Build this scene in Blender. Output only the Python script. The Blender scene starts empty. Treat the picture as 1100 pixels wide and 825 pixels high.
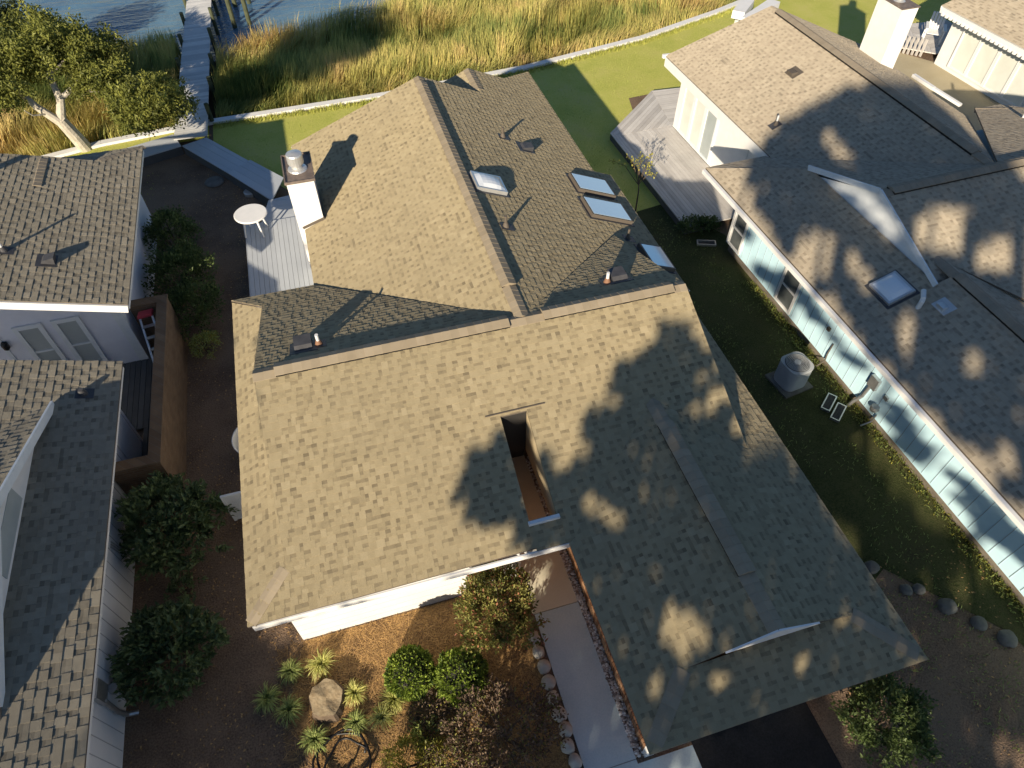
import bpy, math, random
from mathutils import Vector, Matrix, noise
SKY_STRENGTH, SUN_STRENGTH, EXPOSURE = 0.066, 5.0, 0.64
# ---- roof planes: (point on the plane, slope in x, slope in y, plan pieces) in metres
def zat(pl, x, y):
    (px, py, pz), gx, gy = pl[0], pl[1], pl[2]
    return pz + gx*(x-px) + gy*(y-py)
MAIN = dict(
 F=((0,5.22,2.80), 0, .41, [[(-3,5.22),(-2.25,5.22),(-2.25,5.97)], [(-2.25,5.22),(2.0,5.22),(2.0,9.25),(-2.25,9.25)],
    [(2.0,5.17),(2.52,5.17),(2.52,5.67),(2.0,5.67)], [(2.0,7.53),(2.52,7.53),(2.52,9.25),(2.0,9.25)],
    [(2.52,5.17),(2.74,5.17),(5.02,7.14),(5.02,9.25),(2.52,9.25)], [(5.02,7.1),(6.5,5.79),(6.5,9.25),(5.02,9.25)]]),
 R=((0,9.25,4.45), 0, -.39, [[(-3,13.3),(-2.25,12.55),(-2.25,13.3)], [(-2.25,9.25),(2.97,9.25),(-1.07,13.3),(-2.25,13.3)],
    [(2.97,9.25),(6.5,9.25),(6.5,12.78)]]),
 RL=((2.97,9.25,4.45), .41, 0, [[(-1.07,13.2),(2.97,9.25),(2.97,19.75),(-1.07,19.9)]]),
 RR=((2.97,9.25,4.45), -.41, 0, [[(2.97,9.25),(6.5,12.78),(6.5,16.2),(2.97,16.2)], [(6.5,10.95),(7.85,10.95),(7.85,16.2),(6.5,16.2)],
    [(2.97,16.2),(7.3,16.2),(7.3,19.75),(2.97,19.75)], [(4.85,19.75),(7.3,19.75),(7.3,21.4),(4.85,21.4)], [(6.05,21.4),(7.3,21.4),(7.3,22.65)]]),
 V=((4.85,20,3.68), .41, 0, [[(2.9,19.76),(4.85,19.76),(4.85,21.4),(2.9,21.4)]]),
 L=((-3,5.22,2.80), .41, 0, [[(-3,5.22),(-2.25,5.97),(-2.25,12.55),(-3,13.3)]]),
 WL=((2.6,1.6,2.76), .363, 0, [[(2.6,1.6),(3.5,2.5),(3.5,6.0),(2.6,5.22)], [(3.5,2.5),(4.97,2.5),(4.97,7.28),(3.5,6.0)]]),
 WR=((4.97,1.6,3.62), -.348, 0, [[(4.97,2.5),(6.5,2.5),(6.5,5.87),(4.97,7.22)], [(6.5,2.54),(7.44,1.6),(7.44,11.0),(6.5,11.0)]]),
 WF=((2.6,1.6,2.76), 0, .363, [[(2.6,1.6),(7.44,1.6),(6.5,2.54),(3.5,2.5)]]))
BLUE = dict(
 L=((0,0,2.7), .41, 0, [[(0,0),(1.94,-1.99),(1.94,-6.93),(0,-6.93)], [(0,-6.93),(2.4,-6.93),(2.4,-16),(0,-16)]]),
 P=((2.4,-7,3.684), -.41, 0, [[(2.4,-6.05),(4.6,-8.3),(4.6,-16),(2.4,-16)]]),
 F=((0,-4.45,4.35), 0, .37, [[(1.94,-4.45),(1.94,-6.93),(2.4,-6.93),(2.4,-4.45)], [(2.4,-4.45),(2.4,-6.3),(4.6,-8.3),(13,-8.3),(13,-4.45)]]),
 R=((0,-4.45,4.35), 0, -.37, [[(0,0),(1.94,-1.99),(1.94,0)], [(1.94,-4.45),(5.55,-4.45),(1.94,.02)], [(1.94,-.12),(2.05,-.2),(2.05,0),(1.94,0)], [(5.45,-4.45),(11.4,-4.45),(11.4,.6),(10.4,.6)]]),
 UL=((5.45,0,4.3), .435, 0, [[(2.0,-.28),(5.45,-4.32),(5.45,6.05),(2.0,6.7)]]),
 UR=((5.45,0,4.3), -.43, 0, [[(5.45,-4.4),(10.1,.45),(10.1,6.2),(5.45,6.05)]]))
LEFT = dict(
 U=((-5.42,14.07,2.7), -.32, 0, [[(-5.42,14.07),(-5.42,21.35),(-6.5,20.25),(-6.5,14.07)], [(-6.5,14.07),(-6.5,20.25),(-7.75,20.2),(-9.6,20.0),(-9.6,14.07)]]),
 UH=((-5.42,21.35,2.7), 0, -.32, [[(-5.42,21.35),(-9.6,21.35),(-7.7,20.2),(-6.5,20.25)]]),
 UX=((-7.75,19.5,3.46),.32,0,[[(-7.75,18.6),(-7.75,20.1),(-9.6,20.1),(-9.6,18.6)]]),
 D=((-5.42,12.17,2.7), -.33, 0, [[(-5.42,12.17),(-9.6,12.17),(-9.6,2.3),(-5.42,2.3)]]),
 G=((-6.4,7.85,4.15), 0, -.345, [[(-6.5,7.85),(-10.5,7.85),(-10.5,12.17),(-9.6,12.17),(-6.5,10.9)]]),
 GF=((-6.4,7.85,4.15), 0, .345, [[(-6.5,7.85),(-6.5,4.6),(-10.5,4.6),(-10.5,7.85)]]))
BO, BA = (10.5, 15.4), math.radians(1.7)
def bw(x, y):
    return (BO[0]+x*math.cos(BA)-y*math.sin(BA), BO[1]+x*math.sin(BA)+y*math.cos(BA))
SUN = (1.46, 2.07, -1.0)          # metres the sunlight travels east and north for each metre it falls
BITMAP = (-34, 55, [
 '.......................... ........................... .............',
 '..............................................########.  ...........',
 '........................ ...................##########..  ..........',
 '.......................   .................############... .........',
 '.........................   ..............##############........... ',
 '..........................   ............###############....  ....  ',
 '...........................    .........#################..     ..  ',
 '.............................   .......####.##############.     ..  ',
 '...............................   .....####..##############      .  ',
 '................................   ...######..#############      .. ',
 '..................................  ..#####################      ## ',
 '...................................  #######   ####...#####       # ',
 '.....................................#########  ##....#####         ',
 '.....................................##########  #....##..#         ',
 '......................................########## #....#...#         ',
 '......................................#################...#         ',
 '.................................... ..####..##############         ',
 '..................................  . ..##...#.############         ',
 '................................... .....#...#..###########         ',
 '........................................ ....##.##########          ',
 '.....................................##.....######.#######          ',
 '.................................##...#.... ..####.###.###          ',
 '.................................###........  .###.###.#####        ',
 '................................#####.....#... .########## ##  ###  ',
 ' ..............................#####.#..#####... .########        # ',
 '   ............................######...###.##... ..######          ',
 '   .............................####..#...#..##......###.#          ',
 '  ....... ....................#########........#.... ....#          ',
 '.....      ...................##########........##......##          ',
 '.....      ..............##....############............ ..          ',
 '  ....      ............### #.###############.......#....           ',
 '   .....    ............######################......##....          ',
 '    .....    ...........#### ##...##############....###.....        ',
 '      .....   ...........#####################.##....##.##..        ',
 '.      ...... ..............#########...#.#########..##..####       ',
 '         ....................# ######..#####.#####.......####       ',
 '.         .................      #######.##########.......###       ',
 '...        .............          ###.#######..######........       ',
 '....         ......... .           ########   ..#######.......      ',
 ' .....        .....   ....           ###        .#########....      ',
 '  .....               ....#.                     ..#######....      ',
 '    .....              #....                      ..###.#..###      ',
 '.    .....           .......#                       .#########      ',
 '..     ....       ..........#                        #########      ',
 '...      ...    ............####             #####   #.#######      ',
 '.....          ...............###          ####    #..####.##       ',
 '......         ...............#####      ###    #....######..       ',
 '.......        ...............######         #####.#########        ',
 '.........      ................#######    ############              ',
 '.....####.     ...............##################                    ',
 '.#########..............##...###########..                          ',
 '...##############.....#..#...#######                                ',
 ' ...##############............                                      ',
 '  ....#############.....                                            ',
 '    ...############                                                 ',
 '     ...#####                                                       ',
 '                                                                    ',
])
# =====================================================================  helpers
random.seed(11)
S = bpy.context.scene
COL = S.collection
OFF = {}
R = math.radians

class MB:
    """collects faces for ONE mesh object"""
    def __init__(s): s.v=[]; s.f=[]; s.m=[]; s.t=[]
    def face(s, pts, m=0, t=.5):
        n=len(s.v); s.v.extend([tuple(p) for p in pts]); s.f.append(tuple(range(n,n+len(pts)))); s.m.append(m); s.t.append(t)
    def hexa(s, b, tp, m=0, t=.5, skip=()):
        """b, tp: four bottom and four top corners (counter-clockwise from above)"""
        n=len(s.v); s.v.extend([tuple(p) for p in b]+[tuple(p) for p in tp])
        fs=[(3,2,1,0),(4,5,6,7),(0,1,5,4),(1,2,6,5),(2,3,7,6),(3,0,4,7)]
        for i,q in enumerate(fs):
            if i in skip: continue
            s.f.append(tuple(n+k for k in q)); s.m.append(m); s.t.append(t)
    def box(s, x0,y0,z0,x1,y1,z1, m=0, t=.5):
        s.hexa([(x0,y0,z0),(x1,y0,z0),(x1,y1,z0),(x0,y1,z0)],[(x0,y0,z1),(x1,y0,z1),(x1,y1,z1),(x0,y1,z1)],m,t)
    def prism(s, poly, z0, z1, m=0, t=.5):
        """upright prism on a plan polygon; z0/z1 may be functions of (x, y)"""
        f0=z0 if callable(z0) else (lambda x,y:z0); f1=z1 if callable(z1) else (lambda x,y:z1)
        a=sum(poly[i-1][0]*poly[i][1]-poly[i][0]*poly[i-1][1] for i in range(len(poly)))
        if a<0: poly=poly[::-1]
        k=len(poly); n=len(s.v)
        s.v.extend([(x,y,f0(x,y)) for x,y in poly]+[(x,y,f1(x,y)) for x,y in poly])
        s.f.append(tuple(range(n+k-1,n-1,-1))); s.f.append(tuple(range(n+k,n+2*k)))
        for i in range(k): j=(i+1)%k; s.f.append((n+i,n+j,n+k+j,n+k+i))
        s.m.extend([m]*(k+2)); s.t.extend([t]*(k+2))
    def bar(s, p, q, w, h, m=0, t=.5, up=(0,0,1)):
        p,q=Vector(p),Vector(q); d=(q-p).normalized(); u=Vector(up)
        sd=d.cross(u)
        if sd.length<1e-4: sd=d.cross(Vector((1,0,0)))
        sd.normalize(); u=sd.cross(d)
        a,b=sd*w/2,u*h/2
        s.hexa([p-a-b,p+a-b,q+a-b,q-a-b],[p-a+b,p+a+b,q+a+b,q-a+b],m,t)
    def tube(s, pts, rad, n=8, m=0, t=.5, caps=True):
        pts=[Vector(p) for p in pts]; rr=rad if isinstance(rad,(list,tuple)) else [rad]*len(pts)
        base=len(s.v); side=None
        for i,p in enumerate(pts):
            d=(pts[min(i+1,len(pts)-1)]-pts[max(i-1,0)]).normalized()
            if side is None:
                side=d.cross(Vector((0,0,1)))
                if side.length<.05: side=d.cross(Vector((1,0,0)))
            side=(side-d*side.dot(d)).normalized(); o=d.cross(side)
            for k in range(n):
                a=2*math.pi*k/n; s.v.append(tuple(p+(side*math.cos(a)+o*math.sin(a))*rr[i]))
        for i in range(len(pts)-1):
            for k in range(n):
                a=base+i*n+k; b=base+i*n+(k+1)%n
                s.f.append((a,b,b+n,a+n)); s.m.append(m); s.t.append(t)
        if caps:
            s.f.append(tuple(base+k for k in range(n-1,-1,-1))); s.m.append(m); s.t.append(t)
            e=base+(len(pts)-1)*n
            s.f.append(tuple(e+k for k in range(n))); s.m.append(m); s.t.append(t)
    def lathe(s, c, prof, n=20, m=0, t=.5, sx=1, sy=1):
        base=len(s.v)
        for r,z in prof:
            for k in range(n):
                a=2*math.pi*k/n; s.v.append((c[0]+r*math.cos(a)*sx,c[1]+r*math.sin(a)*sy,c[2]+z))
        for i in range(len(prof)-1):
            for k in range(n):
                a=base+i*n+k; b=base+i*n+(k+1)%n
                s.f.append((a,b,b+n,a+n)); s.m.append(m); s.t.append(t)
        s.f.append(tuple(base+k for k in range(n-1,-1,-1))); s.m.append(m); s.t.append(t)
        e=base+(len(prof)-1)*n
        s.f.append(tuple(e+k for k in range(n))); s.m.append(m); s.t.append(t)
    def blob(s, c, r, m=0, t=.5, amp=.12, fr=1.6, nu=14, nv=9, seed=0.):
        """uneven rounded lump"""
        c=Vector(c); base=len(s.v)
        for i in range(nv+1):
            th=math.pi*i/nv
            for k in range(nu):
                ph=2*math.pi*k/nu; d=Vector((math.sin(th)*math.cos(ph),math.sin(th)*math.sin(ph),math.cos(th)))
                f=1+amp*noise.noise(d*fr+Vector((seed,seed*2.3,seed*.7)))*2
                s.v.append((c.x+d.x*r[0]*f,c.y+d.y*r[1]*f,c.z+d.z*r[2]*f))
        for i in range(nv):
            for k in range(nu):
                a=base+i*nu+k; b=base+i*nu+(k+1)%nu
                s.f.append((a,a+nu,b+nu,b)); s.m.append(m); s.t.append(t)
    def leaf(s, p, d, nrm, L, W, m=0, t=.5):
        """one folded leaf: two triangles meeting at the midrib"""
        p=Vector(p); d=Vector(d).normalized(); nrm=Vector(nrm); sd=d.cross(nrm)
        if sd.length<1e-3: sd=d.cross(Vector((.3,.8,.5)))
        sd.normalize(); mid=p+d*L*.5; up=sd.cross(d)*(W*.25)
        n=len(s.v); s.v.extend([tuple(p),tuple(mid+sd*W*.5+up),tuple(p+d*L),tuple(mid-sd*W*.5+up)])
        s.f.append((n,n+1,n+2)); s.f.append((n,n+2,n+3)); s.m.extend([m,m]); s.t.extend([t,t])
    def quad_leaf(s, p, nrm, L, W, m=0, t=.5):
        p=Vector(p); nrm=Vector(nrm).normalized(); a=rnd_dir(); d=nrm.cross(a)
        if d.length<1e-3: d=nrm.cross(Vector((1,.2,.1)))
        d.normalize(); sd=d.cross(nrm)
        n=len(s.v); s.v.extend([tuple(p-d*L*.5),tuple(p+sd*W*.5),tuple(p+d*L*.5),tuple(p-sd*W*.5)])
        s.f.append((n,n+1,n+2,n+3)); s.m.append(m); s.t.append(t)

def rnd_dir():
    while True:
        v=Vector((random.uniform(-1,1),random.uniform(-1,1),random.uniform(-1,1)))
        if .05<v.length<1: return v.normalized()

def obj(name, mb, mats, parent=None, at=None, smooth=False):
    me=bpy.data.meshes.new(name)
    o=bpy.data.objects.new(name, me); COL.objects.link(o)
    if parent is not None: off=OFF.get(parent.name,(0,0,0)); o.parent=parent
    else: off=at or (0,0,0); o.location=off
    OFF[o.name]=tuple(off)
    vs=[(x-off[0],y-off[1],z-off[2]) for x,y,z in mb.v]
    me.from_pydata(vs,[],mb.f)
    for m in (mats if isinstance(mats,(list,tuple)) else [mats]): me.materials.append(m)
    me.polygons.foreach_set('material_index', mb.m)
    at_=me.attributes.new('tone','FLOAT','FACE'); at_.data.foreach_set('value', mb.t)
    if smooth: me.polygons.foreach_set('use_smooth',[True]*len(mb.f))
    me.update()
    return o
def tag(o,label=None,cat=None,group=None,kind=None):
    if label: o['label']=label
    if cat: o['category']=cat
    if group: o['group']=group
    if kind: o['kind']=kind
    return o
def thing(name, loc, label, cat, group=None, rz=0):
    o=bpy.data.objects.new(name,None); COL.objects.link(o); o.empty_display_size=.2
    o.location=loc; o.rotation_euler=(0,0,rz)
    OFF[o.name]=tuple(loc) if not rz else (0,0,0)
    return tag(o,label,cat,group)
def copy_tree(o, parent=None):
    c=o.copy(); COL.objects.link(c)
    if parent is not None: c.parent=parent
    OFF[c.name]=OFF.get(o.name,(0,0,0))
    for ch in list(o.children): copy_tree(ch,c)
    return c

def clip(poly, hp):
    """convex clip of polygon [(u,v)] by half planes (a,b,c): a*u+b*v<=c"""
    for a,b,c in hp:
        if not poly: return poly
        out=[]
        for i in range(len(poly)):
            p,q=poly[i-1],poly[i]; dp=a*p[0]+b*p[1]-c; dq=a*q[0]+b*q[1]-c
            if (dp<=0)!=(dq<=0):
                t=dp/(dp-dq); out.append((p[0]+(q[0]-p[0])*t,p[1]+(q[1]-p[1])*t))
            if dq<=0: out.append(q)
        poly=out
    return poly
def halfplanes(poly):
    a=sum(poly[i-1][0]*poly[i][1]-poly[i][0]*poly[i-1][1] for i in range(len(poly)))
    if a<0: poly=poly[::-1]
    return [((q[1]-p[1]),-(q[0]-p[0]),(q[1]-p[1])*p[0]-(q[0]-p[0])*p[1]) for p,q in zip(poly,poly[1:]+poly[:1])]
def planks(mb, poly, ang, w, z0, z1, gap=.006, m=0, tv=.25):
    """boards laid across a convex plan polygon, running along angle ang"""
    hp=halfplanes(poly); c,s=math.cos(ang),math.sin(ang)
    vs=[-x*s+y*c for x,y in poly]; us=[x*c+y*s for x,y in poly]
    k=math.floor(min(vs)/w)
    while k*w<max(vs):
        v0,v1=k*w+gap/2,(k+1)*w-gap/2
        q=[(u*c-v*s,u*s+v*c) for u,v in ((min(us)-1,v0),(max(us)+1,v0),(max(us)+1,v1),(min(us)-1,v1))]
        q=clip(q,hp); k+=1
        if len(q)>2: mb.prism(q,z0,z1,m,.5+random.uniform(-tv,tv))
def blade(mb,p,d,h,bend,w,m=0,t=.5):
    """grass blade: rises h, bends over along horizontal direction d"""
    p=Vector(p); d=Vector((d[0],d[1],0)); sd=Vector((-d.y,d.x,0))
    if sd.length<1e-4: sd=Vector((1,0,0))
    sd.normalize()
    a=p+Vector((0,0,h*.6))+d*bend*.3; b=p+Vector((0,0,h*(1-.25*min(1,bend/h))))+d*bend
    n=len(mb.v); mb.v.extend([tuple(p-sd*w*.5),tuple(p+sd*w*.5),tuple(a+sd*w*.45),tuple(a-sd*w*.45),tuple(b)])
    mb.f.append((n,n+1,n+2,n+3)); mb.f.append((n+3,n+2,n+4)); mb.m.extend([m,m]); mb.t.extend([t,t])

# =====================================================================  materials
def mat(name, c1, c2=None, rough=.8, nscale=6, c3=None, tone=0., spec=.3, metal=0., bump=0., bscale=60, trans=0., detail=4, stretch=None, coat=0):
    m=bpy.data.materials.new(name); m.use_nodes=True; nt=m.node_tree; N=nt.nodes; Lk=nt.links
    b=N['Principled BSDF']; b.inputs['Roughness'].default_value=rough; b.inputs['Metallic'].default_value=metal
    b.inputs['Specular IOR Level'].default_value=spec
    c4=lambda c:(c[0],c[1],c[2],1)
    col=None
    tc=N.new('ShaderNodeTexCoord'); vec=tc.outputs['Object']
    if stretch:
        mp=N.new('ShaderNodeMapping'); mp.inputs['Scale'].default_value=stretch; Lk.new(vec,mp.inputs['Vector']); vec=mp.outputs['Vector']
    if c2:
        nz=N.new('ShaderNodeTexNoise'); nz.inputs['Scale'].default_value=nscale; nz.inputs['Detail'].default_value=detail; nz.inputs['Roughness'].default_value=.6
        Lk.new(vec,nz.inputs['Vector'])
        fac=nz.outputs['Fac']
        if tone:
            at=N.new('ShaderNodeAttribute'); at.attribute_name='tone'
            mx=N.new('ShaderNodeMath'); mx.operation='MULTIPLY_ADD'; mx.inputs[1].default_value=tone; 
            Lk.new(at.outputs['Fac'],mx.inputs[0])
            m2=N.new('ShaderNodeMath'); m2.operation='MULTIPLY'; m2.inputs[1].default_value=1-tone; Lk.new(fac,m2.inputs[0]); Lk.new(m2.outputs[0],mx.inputs[2]); fac=mx.outputs[0]
        cr=N.new('ShaderNodeValToRGB'); e=cr.color_ramp.elements
        lo,hi=(.3,.7) if not tone else (.3-.25*tone,.7+.25*tone)
        e[0].position=lo; e[0].color=c4(c1); e[1].position=hi; e[1].color=c4(c2)
        if c3: k=e.new((lo+hi)/2); k.color=c4(c3)
        Lk.new(fac,cr.inputs['Fac']); Lk.new(cr.outputs['Color'],b.inputs['Base Color']); col=cr.outputs['Color']
    else: b.inputs['Base Color'].default_value=c4(c1)
    if bump:
        n2=N.new('ShaderNodeTexNoise'); n2.inputs['Scale'].default_value=bscale; n2.inputs['Detail'].default_value=5; Lk.new(vec,n2.inputs['Vector'])
        bp=N.new('ShaderNodeBump'); bp.inputs['Strength'].default_value=1; bp.inputs['Distance'].default_value=bump
        Lk.new(n2.outputs['Fac'],bp.inputs['Height']); Lk.new(bp.outputs['Normal'],b.inputs['Normal'])
    if trans:
        out=N['Material Output']; tr=N.new('ShaderNodeBsdfTranslucent'); ms=N.new('ShaderNodeMixShader'); ms.inputs['Fac'].default_value=trans
        if col: Lk.new(col,tr.inputs['Color'])
        else: tr.inputs['Color'].default_value=c4(c1)
        Lk.new(b.outputs[0],ms.inputs[1]); Lk.new(tr.outputs[0],ms.inputs[2]); Lk.new(ms.outputs[0],out.inputs['Surface'])
    return m
def shingle_mat(name, dark, mid, light, stain):
    m=bpy.data.materials.new(name); m.use_nodes=True; nt=m.node_tree; N=nt.nodes; Lk=nt.links
    b=N['Principled BSDF']; b.inputs['Roughness'].default_value=.92; b.inputs['Specular IOR Level'].default_value=.15; b.inputs['Diffuse Roughness'].default_value=.5
    tc=N.new('ShaderNodeTexCoord'); at=N.new('ShaderNodeAttribute'); at.attribute_name='tone'
    gr=N.new('ShaderNodeTexNoise'); gr.inputs['Scale'].default_value=130; gr.inputs['Detail'].default_value=3; Lk.new(tc.outputs['Object'],gr.inputs['Vector'])
    bl=N.new('ShaderNodeTexNoise'); bl.inputs['Scale'].default_value=9; bl.inputs['Detail'].default_value=3; Lk.new(tc.outputs['Object'],bl.inputs['Vector'])
    a1=N.new('ShaderNodeMath'); a1.operation='MULTIPLY_ADD'; a1.inputs[1].default_value=.3; a1.inputs[2].default_value=-.15; Lk.new(gr.outputs['Fac'],a1.inputs[0])
    a3=N.new('ShaderNodeMath'); a3.operation='MULTIPLY_ADD'; a3.inputs[1].default_value=.4; a3.inputs[2].default_value=-.2; Lk.new(bl.outputs['Fac'],a3.inputs[0])
    a2=N.new('ShaderNodeMath'); a2.operation='ADD'; Lk.new(at.outputs['Fac'],a2.inputs[0]); Lk.new(a1.outputs[0],a2.inputs[1])
    a4=N.new('ShaderNodeMath'); a4.operation='ADD'; Lk.new(a2.outputs[0],a4.inputs[0]); Lk.new(a3.outputs[0],a4.inputs[1])
    cr=N.new('ShaderNodeValToRGB'); e=cr.color_ramp.elements
    e[0].position=.1; e[0].color=(*dark,1); e[1].position=.92; e[1].color=(*light,1); k=e.new(.5); k.color=(*mid,1)
    Lk.new(a4.outputs[0],cr.inputs['Fac'])
    st=N.new('ShaderNodeTexNoise'); st.inputs['Scale'].default_value=.7; st.inputs['Detail'].default_value=5; st.inputs['Roughness'].default_value=.65; Lk.new(tc.outputs['Object'],st.inputs['Vector'])
    sr=N.new('ShaderNodeMapRange'); sr.inputs['From Min'].default_value=.42; sr.inputs['From Max'].default_value=.75; sr.inputs['To Max'].default_value=.55; Lk.new(st.outputs['Fac'],sr.inputs['Value'])
    mx=N.new('ShaderNodeMix'); mx.data_type='RGBA'; mx.inputs['B'].default_value=(*stain,1); Lk.new(sr.outputs['Result'],mx.inputs['Factor']); Lk.new(cr.outputs['Color'],mx.inputs['A'])
    Lk.new(mx.outputs['Result'],b.inputs['Base Color'])
    bp=N.new('ShaderNodeBump'); bp.inputs['Distance'].default_value=.012; bp.inputs['Strength'].default_value=1; Lk.new(gr.outputs['Fac'],bp.inputs['Height']); Lk.new(bp.outputs['Normal'],b.inputs['Normal'])
    return m
def brick_mat(name, c1, c2, mortar, axis='x'):
    m=bpy.data.materials.new(name); m.use_nodes=True; nt=m.node_tree; N=nt.nodes; Lk=nt.links
    b=N['Principled BSDF']; b.inputs['Roughness'].default_value=.9; b.inputs['Specular IOR Level'].default_value=.15
    tc=N.new('ShaderNodeTexCoord'); sp=N.new('ShaderNodeSeparateXYZ'); Lk.new(tc.outputs['Object'],sp.inputs[0])
    ad=N.new('ShaderNodeMath'); ad.operation='ADD'; Lk.new(sp.outputs['X'],ad.inputs[0]); Lk.new(sp.outputs['Y'],ad.inputs[1])
    cb=N.new('ShaderNodeCombineXYZ'); Lk.new(ad.outputs[0],cb.inputs['X']); Lk.new(sp.outputs['Z'],cb.inputs['Y'])
    br=N.new('ShaderNodeTexBrick'); br.inputs['Scale'].default_value=1; br.inputs['Brick Width'].default_value=.21; br.inputs['Row Height'].default_value=.072
    br.inputs['Mortar Size'].default_value=.006; br.inputs['Color1'].default_value=(*c1,1); br.inputs['Color2'].default_value=(*c2,1); br.inputs['Mortar'].default_value=(*mortar,1)
    Lk.new(cb.outputs[0],br.inputs['Vector'])
    nz=N.new('ShaderNodeTexNoise'); nz.inputs['Scale'].default_value=3; nz.inputs['Detail'].default_value=6; Lk.new(tc.outputs['Object'],nz.inputs['Vector'])
    mr=N.new('ShaderNodeMapRange'); mr.inputs['To Min'].default_value=.65; mr.inputs['To Max'].default_value=1.3; Lk.new(nz.outputs['Fac'],mr.inputs['Value'])
    vm=N.new('ShaderNodeVectorMath'); vm.operation='SCALE'; Lk.new(br.outputs['Color'],vm.inputs[0]); Lk.new(mr.outputs['Result'],vm.inputs['Scale'])
    Lk.new(vm.outputs['Vector'],b.inputs['Base Color'])
    bp=N.new('ShaderNodeBump'); bp.inputs['Distance'].default_value=.006; bp.invert=True; Lk.new(br.outputs['Fac'],bp.inputs['Height']); Lk.new(bp.outputs['Normal'],b.inputs['Normal'])
    return m
def blend_mat(name, cols, scale, rough=.95, bump=.01, bscale=40, fine=30, spec=.15):
    """patchy natural ground: two noises through a colour ramp"""
    m=bpy.data.materials.new(name); m.use_nodes=True; nt=m.node_tree; N=nt.nodes; Lk=nt.links
    b=N['Principled BSDF']; b.inputs['Roughness'].default_value=rough; b.inputs['Specular IOR Level'].default_value=spec
    tc=N.new('ShaderNodeTexCoord')
    a=N.new('ShaderNodeTexNoise'); a.inputs['Scale'].default_value=scale; a.inputs['Detail'].default_value=6; a.inputs['Roughness'].default_value=.65; Lk.new(tc.outputs['Object'],a.inputs['Vector'])
    f=N.new('ShaderNodeTexNoise'); f.inputs['Scale'].default_value=fine; f.inputs['Detail'].default_value=4; Lk.new(tc.outputs['Object'],f.inputs['Vector'])
    ma=N.new('ShaderNodeMath'); ma.operation='MULTIPLY_ADD'; ma.inputs[1].default_value=.5; Lk.new(f.outputs['Fac'],ma.inputs[0])
    mh=N.new('ShaderNodeMath'); mh.operation='MULTIPLY'; mh.inputs[1].default_value=.5; Lk.new(a.outputs['Fac'],mh.inputs[0]); Lk.new(mh.outputs[0],ma.inputs[2])
    cr=N.new('ShaderNodeValToRGB'); e=cr.color_ramp.elements; k=len(cols)
    e[0].position=.33; e[0].color=(*cols[0],1); e[1].position=.67; e[1].color=(*cols[-1],1)
    for i in range(1,k-1): q=e.new(.33+.34*i/(k-1)); q.color=(*cols[i],1)
    Lk.new(ma.outputs[0],cr.inputs['Fac']); Lk.new(cr.outputs['Color'],b.inputs['Base Color'])
    bn=N.new('ShaderNodeTexNoise'); bn.inputs['Scale'].default_value=bscale; bn.inputs['Detail'].default_value=6; Lk.new(tc.outputs['Object'],bn.inputs['Vector'])
    bp=N.new('ShaderNodeBump'); bp.inputs['Distance'].default_value=bump; Lk.new(bn.outputs['Fac'],bp.inputs['Height']); Lk.new(bp.outputs['Normal'],b.inputs['Normal'])
    return m

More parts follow.
